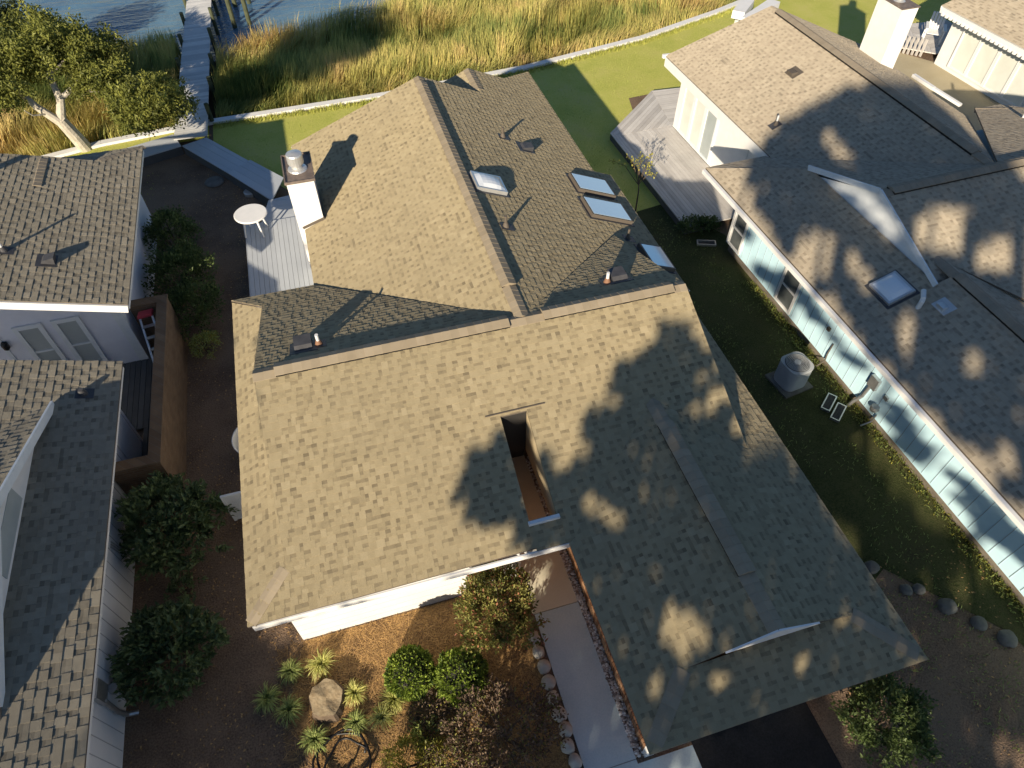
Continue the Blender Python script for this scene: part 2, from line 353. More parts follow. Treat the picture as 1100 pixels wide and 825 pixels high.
M=dict(
 sh_main=shingle_mat('tan shingles',(.20,.164,.106),(.375,.31,.19),(.465,.39,.25),(.335,.282,.18)),
 sh_left=shingle_mat('weathered shingles',(.17,.15,.115),(.31,.275,.21),(.42,.375,.29),(.24,.22,.175)),
 sh_blue=shingle_mat('brown shingles',(.24,.205,.155),(.41,.352,.265),(.51,.44,.335),(.36,.30,.225)),
 cap_main=mat('ridge cap shingles',(.25,.205,.14),(.38,.315,.225),rough=.92,nscale=5,tone=.5,spec=.15),
 cap_grey=mat('brown ridge cap shingles',(.23,.19,.14),(.33,.28,.21),rough=.92,nscale=5,tone=.5,spec=.15),
 slot=mat('dark vent slot',(.02,.018,.016),rough=.9),
 white=mat('white paint',(.74,.74,.72),(.82,.81,.79),rough=.5,nscale=3),
 siding=mat('white siding',(.68,.68,.67),(.78,.77,.75),rough=.55,nscale=2),
 side_white=mat('white side wall',(.80,.81,.82),(.86,.86,.86),rough=.55,nscale=2),
 lavender=mat('pale grey siding',(.68,.70,.77),(.76,.78,.84),rough=.6,nscale=2.2),
 blue=mat('pale blue siding',(.54,.79,.90),(.60,.83,.92),rough=.55,nscale=1.3),
 groove=mat('siding groove',(.36,.46,.50),rough=.9),
 groove_w=mat('pale siding groove',(.45,.45,.46),rough=.9),
 soffit=mat('soffit paint',(.6,.6,.58),rough=.7),
 trim_blue=mat('pale trim',(.66,.70,.72),(.74,.77,.78),rough=.5),
 pale_blind=mat('pale door blind',(.62,.64,.58),(.70,.71,.66),rough=.3,nscale=2,spec=.5),
 dark_blind=mat('dark window',(.09,.10,.10),(.15,.165,.165),rough=.12,nscale=2,spec=.6),
 glass=mat('window glass',(.10,.13,.14),rough=.06,spec=.8),
 blind=mat('window blind',(.34,.38,.38),(.40,.44,.44),rough=.3,nscale=2,spec=.6),
 dark=mat('near black',(.03,.028,.026),rough=.9),
 skypane=mat('skylight pane',(.68,.82,.88),rough=.06,metal=.2,spec=.9),  # pale blue base imitates the reflected sky
 dome=mat('white skylight dome',(.78,.82,.85),rough=.15,spec=.6),
 alu=mat('dull metal',(.45,.45,.45),(.58,.58,.57),rough=.4,metal=.8,nscale=8),
 galv=mat('galvanised metal',(.6,.6,.58),(.72,.72,.7),rough=.35,metal=.6,nscale=6),
 chim_top=mat('rusty chimney top',(.16,.13,.11),(.28,.22,.18),rough=.6,nscale=7,metal=.3),
 pvc=mat('white pipe',(.7,.7,.68),rough=.4), copper=mat('rusty pipe collar',(.24,.13,.08),rough=.6),
 vent_dark=mat('dark roof vent',(.05,.05,.055),(.08,.08,.085),rough=.5,nscale=5), vent_brown=mat('brown roof vent',(.12,.10,.08),rough=.6),
 brick=brick_mat('brown brick',(.20,.125,.075),(.25,.165,.10),(.22,.185,.14)),
 brick_tan=brick_mat('orange tan brick',(.33,.16,.08),(.40,.22,.12),(.16,.13,.10)),
 brick_grey=brick_mat('grey foundation brick',(.17,.14,.11),(.22,.19,.15),(.2,.19,.17)),
 concrete=blend_mat('pale concrete',[(.45,.57,.60),(.53,.64,.66),(.60,.69,.70)],1.6,.85,.003,60),  # bluish tint of the shaded walk put into the base colour
 porch=blend_mat('warm lit porch concrete',[(.64,.60,.47),(.72,.68,.54)],1.5,.85,.002,60),  # tan imitates warm indirect light on the porch floor
 asphalt=blend_mat('asphalt',[(.014,.014,.015),(.03,.03,.032)],2,.9,.006,120),
 mulch=blend_mat('dark mulch',[(.075,.055,.04),(.16,.11,.078),(.26,.18,.12),(.18,.135,.105)],.6,.97,.035,28),
 straw=blend_mat('pine straw bed',[(.10,.06,.035),(.25,.15,.07),(.55,.34,.13),(.28,.18,.095)],1.1,.95,.03,45),
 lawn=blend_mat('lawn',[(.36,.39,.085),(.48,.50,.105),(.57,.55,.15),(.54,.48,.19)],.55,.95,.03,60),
 shade_lawn=blend_mat('side lawn darkened for shade',[(.03,.032,.014),(.05,.06,.02),(.085,.085,.035),(.05,.042,.026)],.8,.95,.03,45),  # lawn colours darkened to imitate the shade between the houses
 sand=blend_mat('sandy path',[(.40,.34,.22),(.48,.42,.29)],1,.95,.01,40),
 mud=blend_mat('marsh mud',[(.03,.025,.015),(.07,.055,.03)],.7,.8,.03,20),
 wood_grey=mat('weathered deck boards',(.40,.375,.35),(.70,.67,.63),rough=.85,nscale=2.2,tone=.55,stretch=(1,1,1),spec=.2),
 wood_blue=mat('grey painted boards',(.40,.43,.46),(.52,.55,.58),rough=.7,nscale=1.4,tone=.4),
 wood_dock=mat('bleached dock boards',(.42,.43,.43),(.74,.73,.70),rough=.85,nscale=1.2,tone=.55),
 wood_dark=mat('dark old boards',(.06,.06,.06),(.13,.13,.125),rough=.9,nscale=3,tone=.5),
 post=mat('mossy post',(.05,.06,.035),(.10,.11,.06),rough=.9,nscale=4),
 bark=mat('pale bark',(.40,.36,.29),(.60,.55,.46),rough=.9,nscale=5,bump=.02,bscale=14),
 bark_dark=mat('brown bark',(.09,.065,.045),(.16,.12,.085),rough=.95,nscale=5,bump=.02,bscale=14),
 rock=mat('pale edging stone',(.40,.38,.33),(.58,.55,.49),rough=.9,nscale=5,bump=.01,bscale=20),
 rowlock=mat('rowlock bricks',(.20,.10,.055),(.44,.26,.15),rough=.9,nscale=6,tone=.8,spec=.15),
 boulder=mat('grey garden stone',(.11,.106,.095),(.19,.18,.16),rough=.9,nscale=4,bump=.012,bscale=18),
 pebble=mat('pebbles',(.20,.16,.13),(.78,.76,.72),c3=(.48,.43,.38),rough=.85,nscale=3,tone=1.),
 stump=mat('cut stump',(.26,.19,.11),(.42,.34,.22),rough=.9,nscale=7,bump=.02,bscale=12),
 acbody=mat('grey condenser paint',(.42,.44,.45),(.50,.52,.53),rough=.5,nscale=4), acfan=mat('condenser grille',(.12,.125,.13),rough=.5),
 hose=mat('black hose',(.012,.012,.013),rough=.35), red=mat('red plastic',(.50,.06,.08),rough=.4),
 bushy=mat('leaf green',(.025,.045,.012),(.11,.15,.035),rough=.6,nscale=3,tone=.8,trans=.25),
)
def leafmat(name, dark, light, trans=.3, rough=.55):
    return mat(name,dark,light,rough=rough,nscale=2,tone=.85,trans=trans,spec=.35)
M.update(
 l_dark=leafmat('dark shrub leaves',(.04,.066,.022),(.17,.23,.07)),
 l_rhodo=leafmat('broad shrub leaves',(.045,.075,.03),(.20,.26,.10),.2,.4),
 l_box=leafmat('clipped shrub leaves',(.035,.07,.014),(.36,.46,.07)),
 l_oak=leafmat('oak leaves',(.055,.075,.018),(.32,.33,.07),.35),
 l_pine=leafmat('dark evergreen leaves',(.022,.032,.014),(.07,.09,.03)),
 l_red=leafmat('bronze green leaves',(.09,.12,.03),(.36,.33,.10)),
 l_tip=leafmat('red leaf tips',(.26,.10,.06),(.46,.22,.12)),
 l_purple=leafmat('purple brown leaves',(.08,.055,.04),(.29,.20,.13)),
 l_yellow=leafmat('yellow green leaves',(.22,.22,.04),(.55,.50,.11),.35),
 l_var=leafmat('striped blade leaves',(.25,.30,.06),(.86,.82,.30),.35),
 l_green=leafmat('green blade leaves',(.14,.20,.05),(.54,.60,.20),.3),
 l_marsh=mat('marsh grass blades',(.17,.23,.065),(.68,.50,.22),c3=(.54,.49,.15),rough=.7,nscale=.4,tone=.9,trans=.3,spec=.2),
 l_turf=mat('turf blades',(.30,.34,.07),(.54,.53,.13),rough=.7,nscale=1,tone=.7,trans=.25,spec=.2),
 needle=mat('straw needles',(.16,.095,.05),(.58,.36,.15),rough=.8,nscale=3,tone=.8),
)
def water_mat():
    m=bpy.data.materials.new('creek water'); m.use_nodes=True; nt=m.node_tree; N=nt.nodes; Lk=nt.links
    b=N['Principled BSDF']; b.inputs['Base Color'].default_value=(.05,.13,.22,1); b.inputs['Roughness'].default_value=.08; b.inputs['IOR'].default_value=1.33
    b.inputs['Specular IOR Level'].default_value=.9
    tc=N.new('ShaderNodeTexCoord'); mp=N.new('ShaderNodeMapping'); mp.inputs['Scale'].default_value=(.45,1.5,1); mp.inputs['Rotation'].default_value=(0,0,R(-12)); Lk.new(tc.outputs['Object'],mp.inputs['Vector'])
    nz=N.new('ShaderNodeTexNoise'); nz.inputs['Scale'].default_value=1.1; nz.inputs['Detail'].default_value=5; nz.inputs['Roughness'].default_value=.6; Lk.new(mp.outputs['Vector'],nz.inputs['Vector'])
    bp=N.new('ShaderNodeBump'); bp.inputs['Distance'].default_value=.22; bp.inputs['Strength'].default_value=1; Lk.new(nz.outputs['Fac'],bp.inputs['Height']); Lk.new(bp.outputs['Normal'],b.inputs['Normal'])
    n2=N.new('ShaderNodeTexNoise'); n2.inputs['Scale'].default_value=.25; n2.inputs['Detail'].default_value=3; Lk.new(tc.outputs['Object'],n2.inputs['Vector'])
    cr=N.new('ShaderNodeValToRGB'); e=cr.color_ramp.elements; e[0].position=.35; e[0].color=(.05,.12,.22,1); e[1].position=.7; e[1].color=(.11,.21,.30,1); Lk.new(n2.outputs['Fac'],cr.inputs['Fac']); Lk.new(cr.outputs['Color'],b.inputs['Base Color'])
    return m
M['water']=water_mat()

# =====================================================================  camera, light, world
cam=bpy.data.cameras.new('camera'); co=bpy.data.objects.new('camera',cam); COL.objects.link(co)
cam.sensor_width=36; cam.lens=24.0; cam.clip_end=2000; cam.clip_start=.1
co.location=(0,0,14); co.rotation_euler=(R(90-50.05),0,R(-16.5)); S.camera=co
w=bpy.data.worlds.new('World'); S.world=w; w.use_nodes=True
bg=w.node_tree.nodes['Background']; sky=w.node_tree.nodes.new('ShaderNodeTexSky'); sky.sky_type='NISHITA'; sky.sun_disc=False
ELEV=math.atan2(1,math.hypot(SUN[0],SUN[1])); AZ=math.atan2(-SUN[0],-SUN[1])
sky.ozone_density=4; sky.dust_density=.25; sky.sun_elevation=ELEV; sky.sun_rotation=AZ%(2*math.pi)
w.node_tree.links.new(sky.outputs[0],bg.inputs['Color']); bg.inputs['Strength'].default_value=SKY_STRENGTH
sl=bpy.data.lights.new('sun','SUN'); sl.energy=SUN_STRENGTH; sl.angle=R(.7); sl.color=(1,.86,.66)
so=bpy.data.objects.new('sun',sl); COL.objects.link(so); so.rotation_euler=Vector(SUN).to_track_quat('-Z','Y').to_euler(); so.location=(-20,-30,25)
S.view_settings.view_transform='Standard'; S.view_settings.look='None'; S.view_settings.exposure=EXPOSURE; S.view_settings.gamma=1

# =====================================================================  roofs
def shingles(mb, pl, seed, expo=.14, raise_=.009, wmin=.08, wmax=.17, m=0, tonebias=0.):
    """laminated shingles as real tilted tabs with butt edges, clipped to the plan pieces of one roof plane"""
    (px,py,pz),gx,gy,pieces=pl
    g=math.hypot(gx,gy); dx,dy=gx/g,gy/g; cs=math.sqrt(1+g*g); nx,ny,nz=-gx/cs,-gy/cs,1/cs
    toUV=lambda x,y:((-x*dy+y*dx),((x-px)*dx+(y-py)*dy)*cs)
    def P(u,v,h):
        k=v/cs+px*dx+py*dy; x=-u*dy+k*dx; y=u*dx+k*dy; z=pz+gx*(x-px)+gy*(y-py)
        return (x+nx*h,y+ny*h,z+nz*h)
    pcs=[[toUV(*q) for q in p] for p in pieces]; hps=[halfplanes(p) for p in pcs]
    vmin=min(v for p in pcs for u,v in p); vmax=max(v for p in pcs for u,v in p)
    umin=min(u for p in pcs for u,v in p)-.3; umax=max(u for p in pcs for u,v in p)
    rg=random.Random(seed)
    for k in range(math.floor(vmin/expo),math.ceil(vmax/expo)):
        v0,v1=k*expo,(k+1)*expo; u=umin-rg.random()*.3; tab=rg.random()<.5
        rowt=rg.uniform(-.03,.03)
        while u<umax:
            wd=rg.uniform(wmin,wmax)*(.95 if tab else .72); h=raise_*(1. if tab else .4); t=(.60 if tab else .34)+rg.gauss(0,.085)+rowt+tonebias
            for p,hp in zip(pcs,hps):
                q=clip([(u,v0),(u+wd,v0),(u+wd,v1),(u,v1)],hp)
                if len(q)<3: continue
                hh=[h*(1-.8*(b-v0)/expo) for a,b in q]
                if tab: mb.face([P(a,b,c) for (a,b),c in zip(q,hh)],m,t)
                else:
                    vm=v0+expo*rg.uniform(.45,.6)
                    for part,tt in ((clip(q,[(0,1,vm)]),t+.2),(clip(q,[(0,-1,-vm)]),t-.06)):
                        if len(part)>2: mb.face([P(a,b,h*(1-.8*(b-v0)/expo)) for a,b in part],m,tt)
                n=len(mb.v); K=len(q)
                mb.v.extend([P(a,b,c) for (a,b),c in zip(q,hh)])
                mb.v.extend([P(a,b,-.004) for a,b in q])
                for i in range(K):
                    j=(i+1)%K
                    if abs(q[i][1]-v1)<1e-6 and abs(q[j][1]-v1)<1e-6: continue
                    mb.f.append((n+i,n+K+i,n+K+j,n+j)); mb.m.append(m); mb.t.append(t-.12)
            u+=wd; tab=not tab if rg.random()<.8 else tab
def under(mb, pl, d=.05, m=0):
    """roof deck: a thin slab just under the shingles of one plane"""
    for p in pl[3]:
        mb.prism(p,lambda x,y:zat(pl,x,y)-.04,lambda x,y:zat(pl,x,y)-.006,m)
def ridge(mb, p, q, s1, s2, half=.15, lift=.012, step=.17, m=0, rg=random, e=.03):
    """overlapping cap pieces along a ridge or hip; s1, s2: downhill fall per metre to the left / right of p->q"""
    p,q=Vector(p),Vector(q); d=q-p; L=d.length; d.normalize(); hd=Vector((d.x,d.y,0)).normalized(); sd=Vector((-hd.y,hd.x,0))
    n=max(1,round(L/step))
    for i in range(n):
        a=p+d*(L*i/n-.01); b=p+d*(L*(i+1)/n); t=rg.uniform(.25,.8)
        za,zb=Vector((0,0,lift+.006)),Vector((0,0,lift))
        l=sd*half-Vector((0,0,s1*half)); r=-sd*half-Vector((0,0,s2*half))
        mb.face([a+za,b+zb,b+zb+l,a+za+l],m,t); mb.face([b+zb,a+za,a+za+r,b+zb+r],m,t)
        e_=Vector((0,0,-e))
        mb.face([a+za+l,b+zb+l,b+zb+l+e_,a+za+l+e_],m,t); mb.face([b+zb+r,a+za+r,a+za+r+e_,b+zb+r+e_],m,t)
        mb.face([a+za+r,a+za,a+za+l,a+za+l+e_,a+za+r+e_],m,t-.2)
        mb.face([b+zb+l,b+zb,b+zb+r,b+zb+r+e_,b+zb+l+e_],m,t-.2)
def ridge_vent(mb, p, q, s1, s2, m_cap=0, m_slot=1):
    p,q=Vector(p),Vector(q)
    hd=Vector((q.x-p.x,q.y-p.y,0)).normalized(); sd=Vector((-hd.y,hd.x,0))
    for s,sl in ((1,s1),(-1,s2)):
        o=sd*s*.145-Vector((0,0,sl*.145))
        mb.hexa([p+Vector((0,0,-.02)),q+Vector((0,0,-.02)),q+o+Vector((0,0,-.02)),p+o+Vector((0,0,-.02))] if s>0 else [p+o+Vector((0,0,-.02)),q+o+Vector((0,0,-.02)),q+Vector((0,0,-.02)),p+Vector((0,0,-.02))],
                [p+Vector((0,0,.068)),q+Vector((0,0,.068)),q+o+Vector((0,0,.068)),p+o+Vector((0,0,.068))] if s>0 else [p+o+Vector((0,0,.068)),q+o+Vector((0,0,.068)),q+Vector((0,0,.068)),p+Vector((0,0,.068))],m_slot)
    ridge(mb,p,q,s1,s2,half=.16,lift=.075,m=m_cap,e=.012)
def fascia(mb, pts, h=.17, th=.03, m=0, drop=.02):
    for a,b in zip(pts,pts[1:]):
        a,b=Vector(a),Vector(b); z=Vector((0,0,-drop-h/2)); mb.bar(a+z,b+z,th,h,m)
def window(parent, c, ux, nrm, w, h, frame=.09, bars=1, blindfrac=1., fm='white', gm='glass', name='window'):
    """sash window: frame part with a pane sub-part. c: centre on the wall, ux: unit along the wall, nrm: outward"""
    c,ux,nrm=Vector(c),Vector(ux),Vector(nrm); uz=Vector((0,0,1)); f=MB()
    def slab(mb,cu,cz,hw,hh,d0,d1,m=0):
        o=c+ux*cu+uz*cz
        b=[o-ux*hw-uz*hh,o+ux*hw-uz*hh,o+ux*hw+uz*hh,o-ux*hw+uz*hh]
        mb.hexa([p+nrm*d0 for p in b],[p+nrm*d1 for p in b],m)
    for sgn in (-1,1):
        slab(f,sgn*(w/2-frame/2),0,frame/2,h/2,.0,.05); slab(f,0,sgn*(h/2-frame/2),w/2-frame,frame/2,.0,.048)
    if bars: slab(f,0,-.02,w/2-frame,.025,.0,.04)
    fo=obj(name,f,M[fm],parent)
    g=MB(); slab(g,0,0,w/2-frame,h/2-frame,-.01,.012); obj('pane',g,M[gm],fo)
    return fo
# =====================================================================  roof furniture shared by the houses
def pl_axes(pl):
    g=math.hypot(pl[1],pl[2]); cs=math.sqrt(1+g*g); up=Vector((pl[1]/g,pl[2]/g,g))/cs; n=Vector((-pl[1],-pl[2],1))/cs; al=up.cross(n)
    return al.normalized(),up.normalized(),n.normalized()
def on(pl,x,y,h=0):
    return Vector((x,y,zat(pl,x,y)))+pl_axes(pl)[2]*h
def skylight(parent, pl, x, y, lw, lh, pane, curb=.11, frame='galv', fw=.05, label=None):
    """lw: size along the eave, lh: size up the slope"""
    al,up,n=pl_axes(pl); c=Vector((x,y,zat(pl,x,y)))
    f=MB(); sq=lambda a,b,h:[c-al*a-up*b+n*h,c+al*a-up*b+n*h,c+al*a+up*b+n*h,c-al*a+up*b+n*h]
    f.hexa(sq(lw/2+.07,lh/2+.07,-.02),sq(lw/2+.07,lh/2+.07,.016),1)
    f.hexa(sq(lw/2,lh/2,-.02),sq(lw/2,lh/2,curb),0)
    o=obj('skylight',f,[M[frame],M['vent_dark']],parent)
    g=MB()
    if pane=='dome':
        K=6; a0,b0=lw/2-fw,lh/2-fw
        gp=lambda i,j:c+al*(a0*(2*i/K-1))+up*(b0*(2*j/K-1))+n*(curb+.004+.09*(1-(2*i/K-1)**2)**.6*(1-(2*j/K-1)**2)**.6)
        for i in range(K):
            for j in range(K): g.face([gp(i,j),gp(i+1,j),gp(i+1,j+1),gp(i,j+1)])
        obj('pane',g,M['dome'],o,smooth=True)
    else:
        g.hexa(sq(lw/2-fw,lh/2-fw,curb-.01),sq(lw/2-fw,lh/2-fw,curb+.004)); obj('pane',g,M['skypane'],o)
    if label: o['label']=label
    return o
def pipe(parent, pl, x, y, h=.35, r=.04, body='pvc', collar='vent_brown', name='vent_pipe'):
    g=MB(); c=on(pl,x,y); al,up,n=pl_axes(pl)
    q=[c-al*.14-up*.2+n*.014,c+al*.14-up*.2+n*.014,c+al*.14+up*.14+n*.014,c-al*.14+up*.14+n*.014]
    g.face(q,2); g.lathe(c,[(r*2.4,-.03),(r*2.2,.03),(r*1.25,.13)],12,1); g.lathe(c,[(r,-.02),(r,h)],12,0)
    return obj(name,g,[M[body],M[collar],M['vent_dark']],parent)
def hood(parent, pl, x, y, wd=.3, ln=.34, h=.13, m='vent_dark'):
    al,up,n=pl_axes(pl); c=Vector((x,y,zat(pl,x,y))); g=MB()
    b=[c-al*wd/2-up*ln/2,c+al*wd/2-up*ln/2,c+al*wd/2+up*ln/2,c-al*wd/2+up*ln/2]
    g.hexa([p+n*.0 for p in b],[b[0]+n*h+up*.02,b[1]+n*h+up*.02,b[2]+n*h*.5-up*.06,b[3]+n*h*.5-up*.06])
    b2=[c-al*(wd/2+.1)-up*(ln/2+.03),c+al*(wd/2+.1)-up*(ln/2+.03),c+al*(wd/2+.1)+up*(ln/2+.1),c-al*(wd/2+.1)+up*(ln/2+.1)]
    g.hexa([p-n*.02 for p in b2],[p+n*.015 for p in b2])
    return obj('roof_vent',g,M[m],parent)
def build_roof(root, planes, sm, seeds, bias=None, expo=.14, raise_=.009, wr=(.08,.17)):
    g=MB()
    for i,(k,pl) in enumerate(planes.items()):
        shingles(g,pl,seeds+i*17,expo=expo,raise_=raise_,wmin=wr[0],wmax=wr[1]); under(g,pl,m=1)
    return obj('roof',g,[M[sm],M['vent_brown']],root)

# =====================================================================  the tan roofed house in the middle
H1=thing('brick_house',(2.2,9.5,0),'middle house with big tan shingled roof, four skylights and an open roof slot','house')
rf=build_roof(H1,MAIN,'sh_main',100)
g=MB(); ridge(g,(2.97,9.3,4.46),(2.97,10.25,4.46),.41,.41); obj('ridge_cap',g,M['cap_main'],rf)
g=MB(); ridge(g,(-2.25,9.25,4.45),(-1.85,9.25,4.45),.41,.41); obj('ridge_cap',g,M['cap_main'],rf)
g=MB(); ridge(g,(2.66,9.25,4.45),(3.38,9.25,4.45),.41,.41); obj('ridge_cap',g,M['cap_main'],rf)
g=MB(); ridge(g,(6.2,9.25,4.45),(6.5,9.25,4.45),.41,.41); obj('ridge_cap',g,M['cap_main'],rf)
g=MB(); ridge(g,(-2.94,5.28,2.82),(-2.28,5.94,3.09),.29,.29,half=.11,step=.2); obj('ridge_cap',g,M['cap_main'],rf)
g=MB(); ridge(g,(2.72,1.72,2.80),(3.5,2.5,3.09),.257,.257,half=.13,step=.2); obj('ridge_cap',g,M['cap_main'],rf)
g=MB(); ridge(g,(7.32,1.72,2.80),(6.52,2.52,3.09),.25,.25,half=.13,step=.2); obj('ridge_cap',g,M['cap_main'],rf)
g=MB(); ridge(g,(4.97,2.5,3.62),(4.97,3.45,3.62),.355,.355); obj('ridge_cap',g,M['cap_main'],rf)
g=MB(); ridge(g,(4.97,6.6,3.62),(4.97,7.2,3.62),.355,.355); obj('ridge_cap',g,M['cap_main'],rf)
g=MB(); ridge(g,(4.85,20.0,3.68),(4.85,21.4,3.68),.41,.41); obj('ridge_cap',g,M['cap_main'],rf)
g=MB(); ridge(g,(2.97,19.3,4.45),(2.97,19.75,4.45),.41,.41); obj('ridge_cap',g,M['cap_main'],rf)
for p,q,s in (((-1.85,9.25,4.45),(2.66,9.25,4.45),.41),((3.38,9.25,4.45),(6.2,9.25,4.45),.41),((2.97,10.25,4.45),(2.97,19.3,4.45),.41),((4.97,3.45,3.62),(4.97,6.6,3.62),.355)):
    g=MB(); ridge_vent(g,p,q,s,s); obj('ridge_vent',g,[M['cap_main'],M['slot']],rf)
g=MB()
fascia(g,[(-2.93,5.215,2.82),(2.62,5.165,2.80)],.16,drop=.045); fascia(g,[(-2.96,5.3,2.79),(-2.96,13.24,2.79)]); fascia(g,[(-2.95,13.24,2.79),(-1.1,13.24,2.79)])
fascia(g,[(7.81,11.0,2.44),(7.81,16.14,2.44)],.2); fascia(g,[(6.6,10.97,2.9),(7.85,10.97,2.45)],.2); fascia(g,[(7.26,16.2,2.68),(7.26,22.6,2.68)])
fascia(g,[(-1.03,13.4,2.8),(-1.03,19.85,2.8)]); fascia(g,[(-1.05,19.86,2.8),(2.97,19.72,4.42),(4.85,19.72,3.68)]); fascia(g,[(6.05,21.36,3.1),(4.85,21.36,3.66),(3.2,21.36,3.0)]); fascia(g,[(6.15,21.42,3.16),(7.26,22.58,2.66)])
fascia(g,[(-2.22,6.0,3.1),(-2.22,9.25,4.43),(-2.22,12.5,3.12)],.14); fascia(g,[(6.47,5.9,3.06),(6.47,9.25,4.43),(6.47,12.75,3.0)],.14)
obj('fascia',g,M['white'],H1)
g=MB(); fascia(g,[(7.34,1.9,2.7),(7.34,10.93,2.7)],.08); obj('eave_board',g,M['vent_brown'],H1)
g=MB(); g.hexa([(4.15,2.47,3.33),(5.8,2.47,3.33),(5.8,2.5,3.33),(4.15,2.5,3.33)],[(4.95,2.47,3.635),(4.99,2.47,3.635),(4.99,2.5,3.635),(4.95,2.5,3.635)]); obj('gable_trim',g,M['white'],H1)
g=MB()                                                      # walls and gables
g.box(-2.67,5.93,0,1.95,12.6,2.7); g.box(-.85,12.6,0,6.9,19.6,2.66); g.box(3.9,19.6,0,6.9,21.9,2.6); g.box(6.9,11.2,0,7.55,16,2.4)
for k in range(10): g.box(-2.672,5.926,.24*k+.235,1.952,5.932,.24*k+.239,1)
obj('wall',g,[M['siding'],M['groove_w']],H1)
g=MB()
for x,a,b,y0,y1,zb,zt in ((-2.14,-.02,.02,6.05,12.45,3.0,4.36),(6.36,-.02,.02,6.0,12.5,2.95,4.36)):
    g=MB(); g.hexa([(x+a,y0,zb),(x+b,y0,zb),(x+b,y1,zb),(x+a,y1,zb)],[(x+a,9.2,zt),(x+b,9.2,zt),(x+b,9.3,zt),(x+a,9.3,zt)]); obj('gable_wall',g,M['siding'],H1)
g=MB(); g.hexa([(3.6,2.6,3.05),(6.4,2.6,3.05),(6.4,2.64,3.05),(3.6,2.64,3.05)],[(4.92,2.6,3.55),(5.02,2.6,3.55),(5.02,2.64,3.55),(4.92,2.64,3.55)]); obj('gable_wall',g,M['siding'],H1)
g=MB(); g.hexa([(-.9,19.55,2.6),(6.8,19.55,2.6),(6.8,19.6,2.6),(-.9,19.6,2.6)],[(2.9,19.55,4.3),(3.0,19.55,4.3),(3.0,19.6,4.3),(2.9,19.6,4.3)]); obj('gable_wall',g,M['siding'],H1)
g=MB(); g.box(3.205,2.06,0,6.95,9.0,2.62); obj('brick_wall',g,M['brick_tan'],H1)
g=MB(); rgb=random.Random(3)
for k in range(84):
    y=2.09+k*.078; q=rgb.uniform(-.006,.006); g.box(3.12+q,y,0,3.2,y+.064,.36+q*.5,0,rgb.random())
obj('brick_course',g,M['rowlock'],H1)
g=MB(); g.prism([(3.12,1.98),(3.3,1.98),(3.3,2.05),(3.203,2.05),(3.203,2.085),(3.12,2.085)],0,2.6); obj('corner_board',g,M['white'],H1)
g=MB(); g.box(4.0,2.035,0.02,6.4,2.056,2.2)
for i in range(4):
    for j in range(4): g.box(4.08+i*.58,2.02,.1+j*.53,4.58+i*.58,2.036,.56+j*.53)
obj('garage_door',g,M['white'],H1)
# open slot in the roof above the entrance
g=MB(); rt=lambda x,y:zat(MAIN['F'],x,y)-.01
g.prism([(2.52,5.62),(2.56,5.62),(2.56,7.53),(2.52,7.53)],2.45,rt); g.prism([(1.96,5.62),(2.0,5.62),(2.0,7.53),(1.96,7.53)],2.45,rt); g.prism([(2.0,5.63),(2.52,5.63),(2.52,5.67),(2.0,5.67)],2.45,rt)
g.prism([(1.96,7.535),(2.56,7.535),(2.56,7.57),(1.96,7.57)],2.45,rt,1)  # back panel of the slot is near black
well=obj('roof_opening',g,[mat('tan paint',(.50,.40,.24),(.56,.46,.29),rough=.7,nscale=3),M['dark']],H1)
g=MB(); al,up,n=pl_axes(MAIN['F'])
a=on(MAIN['F'],1.97,5.62,.03); b=on(MAIN['F'],2.56,5.62,.03); g.bar(a,b,.07,.07); obj('sill_trim',g,M['white'],well)
g=MB(); g.bar(on(MAIN['F'],1.72,7.585,.012),on(MAIN['F'],2.9,7.585,.012),.02,.02); obj('flashing',g,M['vent_brown'],well)
g=MB(); 
g.box(1.95,5.26,2.43,3.19,5.6,2.45); g.box(1.952,5.6,2.43,1.958,7.58,2.45); g.box(2.565,5.6,2.43,3.19,7.58,2.45); g.box(1.95,7.58,2.43,3.19,9.0,2.45)
obj('porch_ceiling',g,M['soffit'],H1)
g=MB(); g.box(2.05,8.95,.03,2.95,9.0,2.1); obj('entrance_door',g,M['dark'],H1)
# chimney
g=MB(); g.box(-1.2,15.64,0,-.53,16.86,4.2)
ch=obj('chimney',g,M['white'],H1)
f=MB(); f.bar((-1.1,15.62,2.87),(-.5,15.62,3.07),.02,.07); f.bar((-.515,15.62,3.09),(-.515,16.9,3.09),.02,.07); obj('flashing',f,M['vent_brown'],ch)
f=MB()
for k in range(14): f.box(-1.203,15.637,2.3+.14*k,-.527,16.863,2.304+.14*k)
obj('siding_lap',f,M['groove_w'],ch)
g=MB(); g.box(-1.24,15.6,4.2,-.49,16.9,4.23); g.box(-1.24,15.6,4.23,-1.21,16.9,4.27); g.box(-.52,15.6,4.23,-.49,16.9,4.27); g.box(-1.21,16.87,4.23,-.52,16.9,4.27); g.box(-1.21,15.6,4.23,-.52,15.63,4.27)
obj('chimney_cover',g,M['chim_top'],ch)
g=MB(); g.lathe((-.87,16.22,4.23),[(.25,0),(.23,.03),(.14,.06),(.14,.2)],20); g.lathe((-.87,16.22,4.39),[(.19,0),(.205,.03),(.205,.24),(.19,.27),(.05,.3)],20); obj('flue_cap',g,M['galv'],ch,smooth=False)
skylight(H1,MAIN['RR'],3.58,14.2,.72,.82,'dome',label='white domed skylight beside the long ridge of the middle house')
skylight(H1,MAIN['RR'],6.82,15.2,.82,1.22,'flat',frame='vent_brown',label='upper of the two paired blue skylights near the right eave')
skylight(H1,MAIN['RR'],6.78,14.0,.86,1.3,'flat',frame='vent_brown',label='lower of the two paired blue skylights near the right eave')
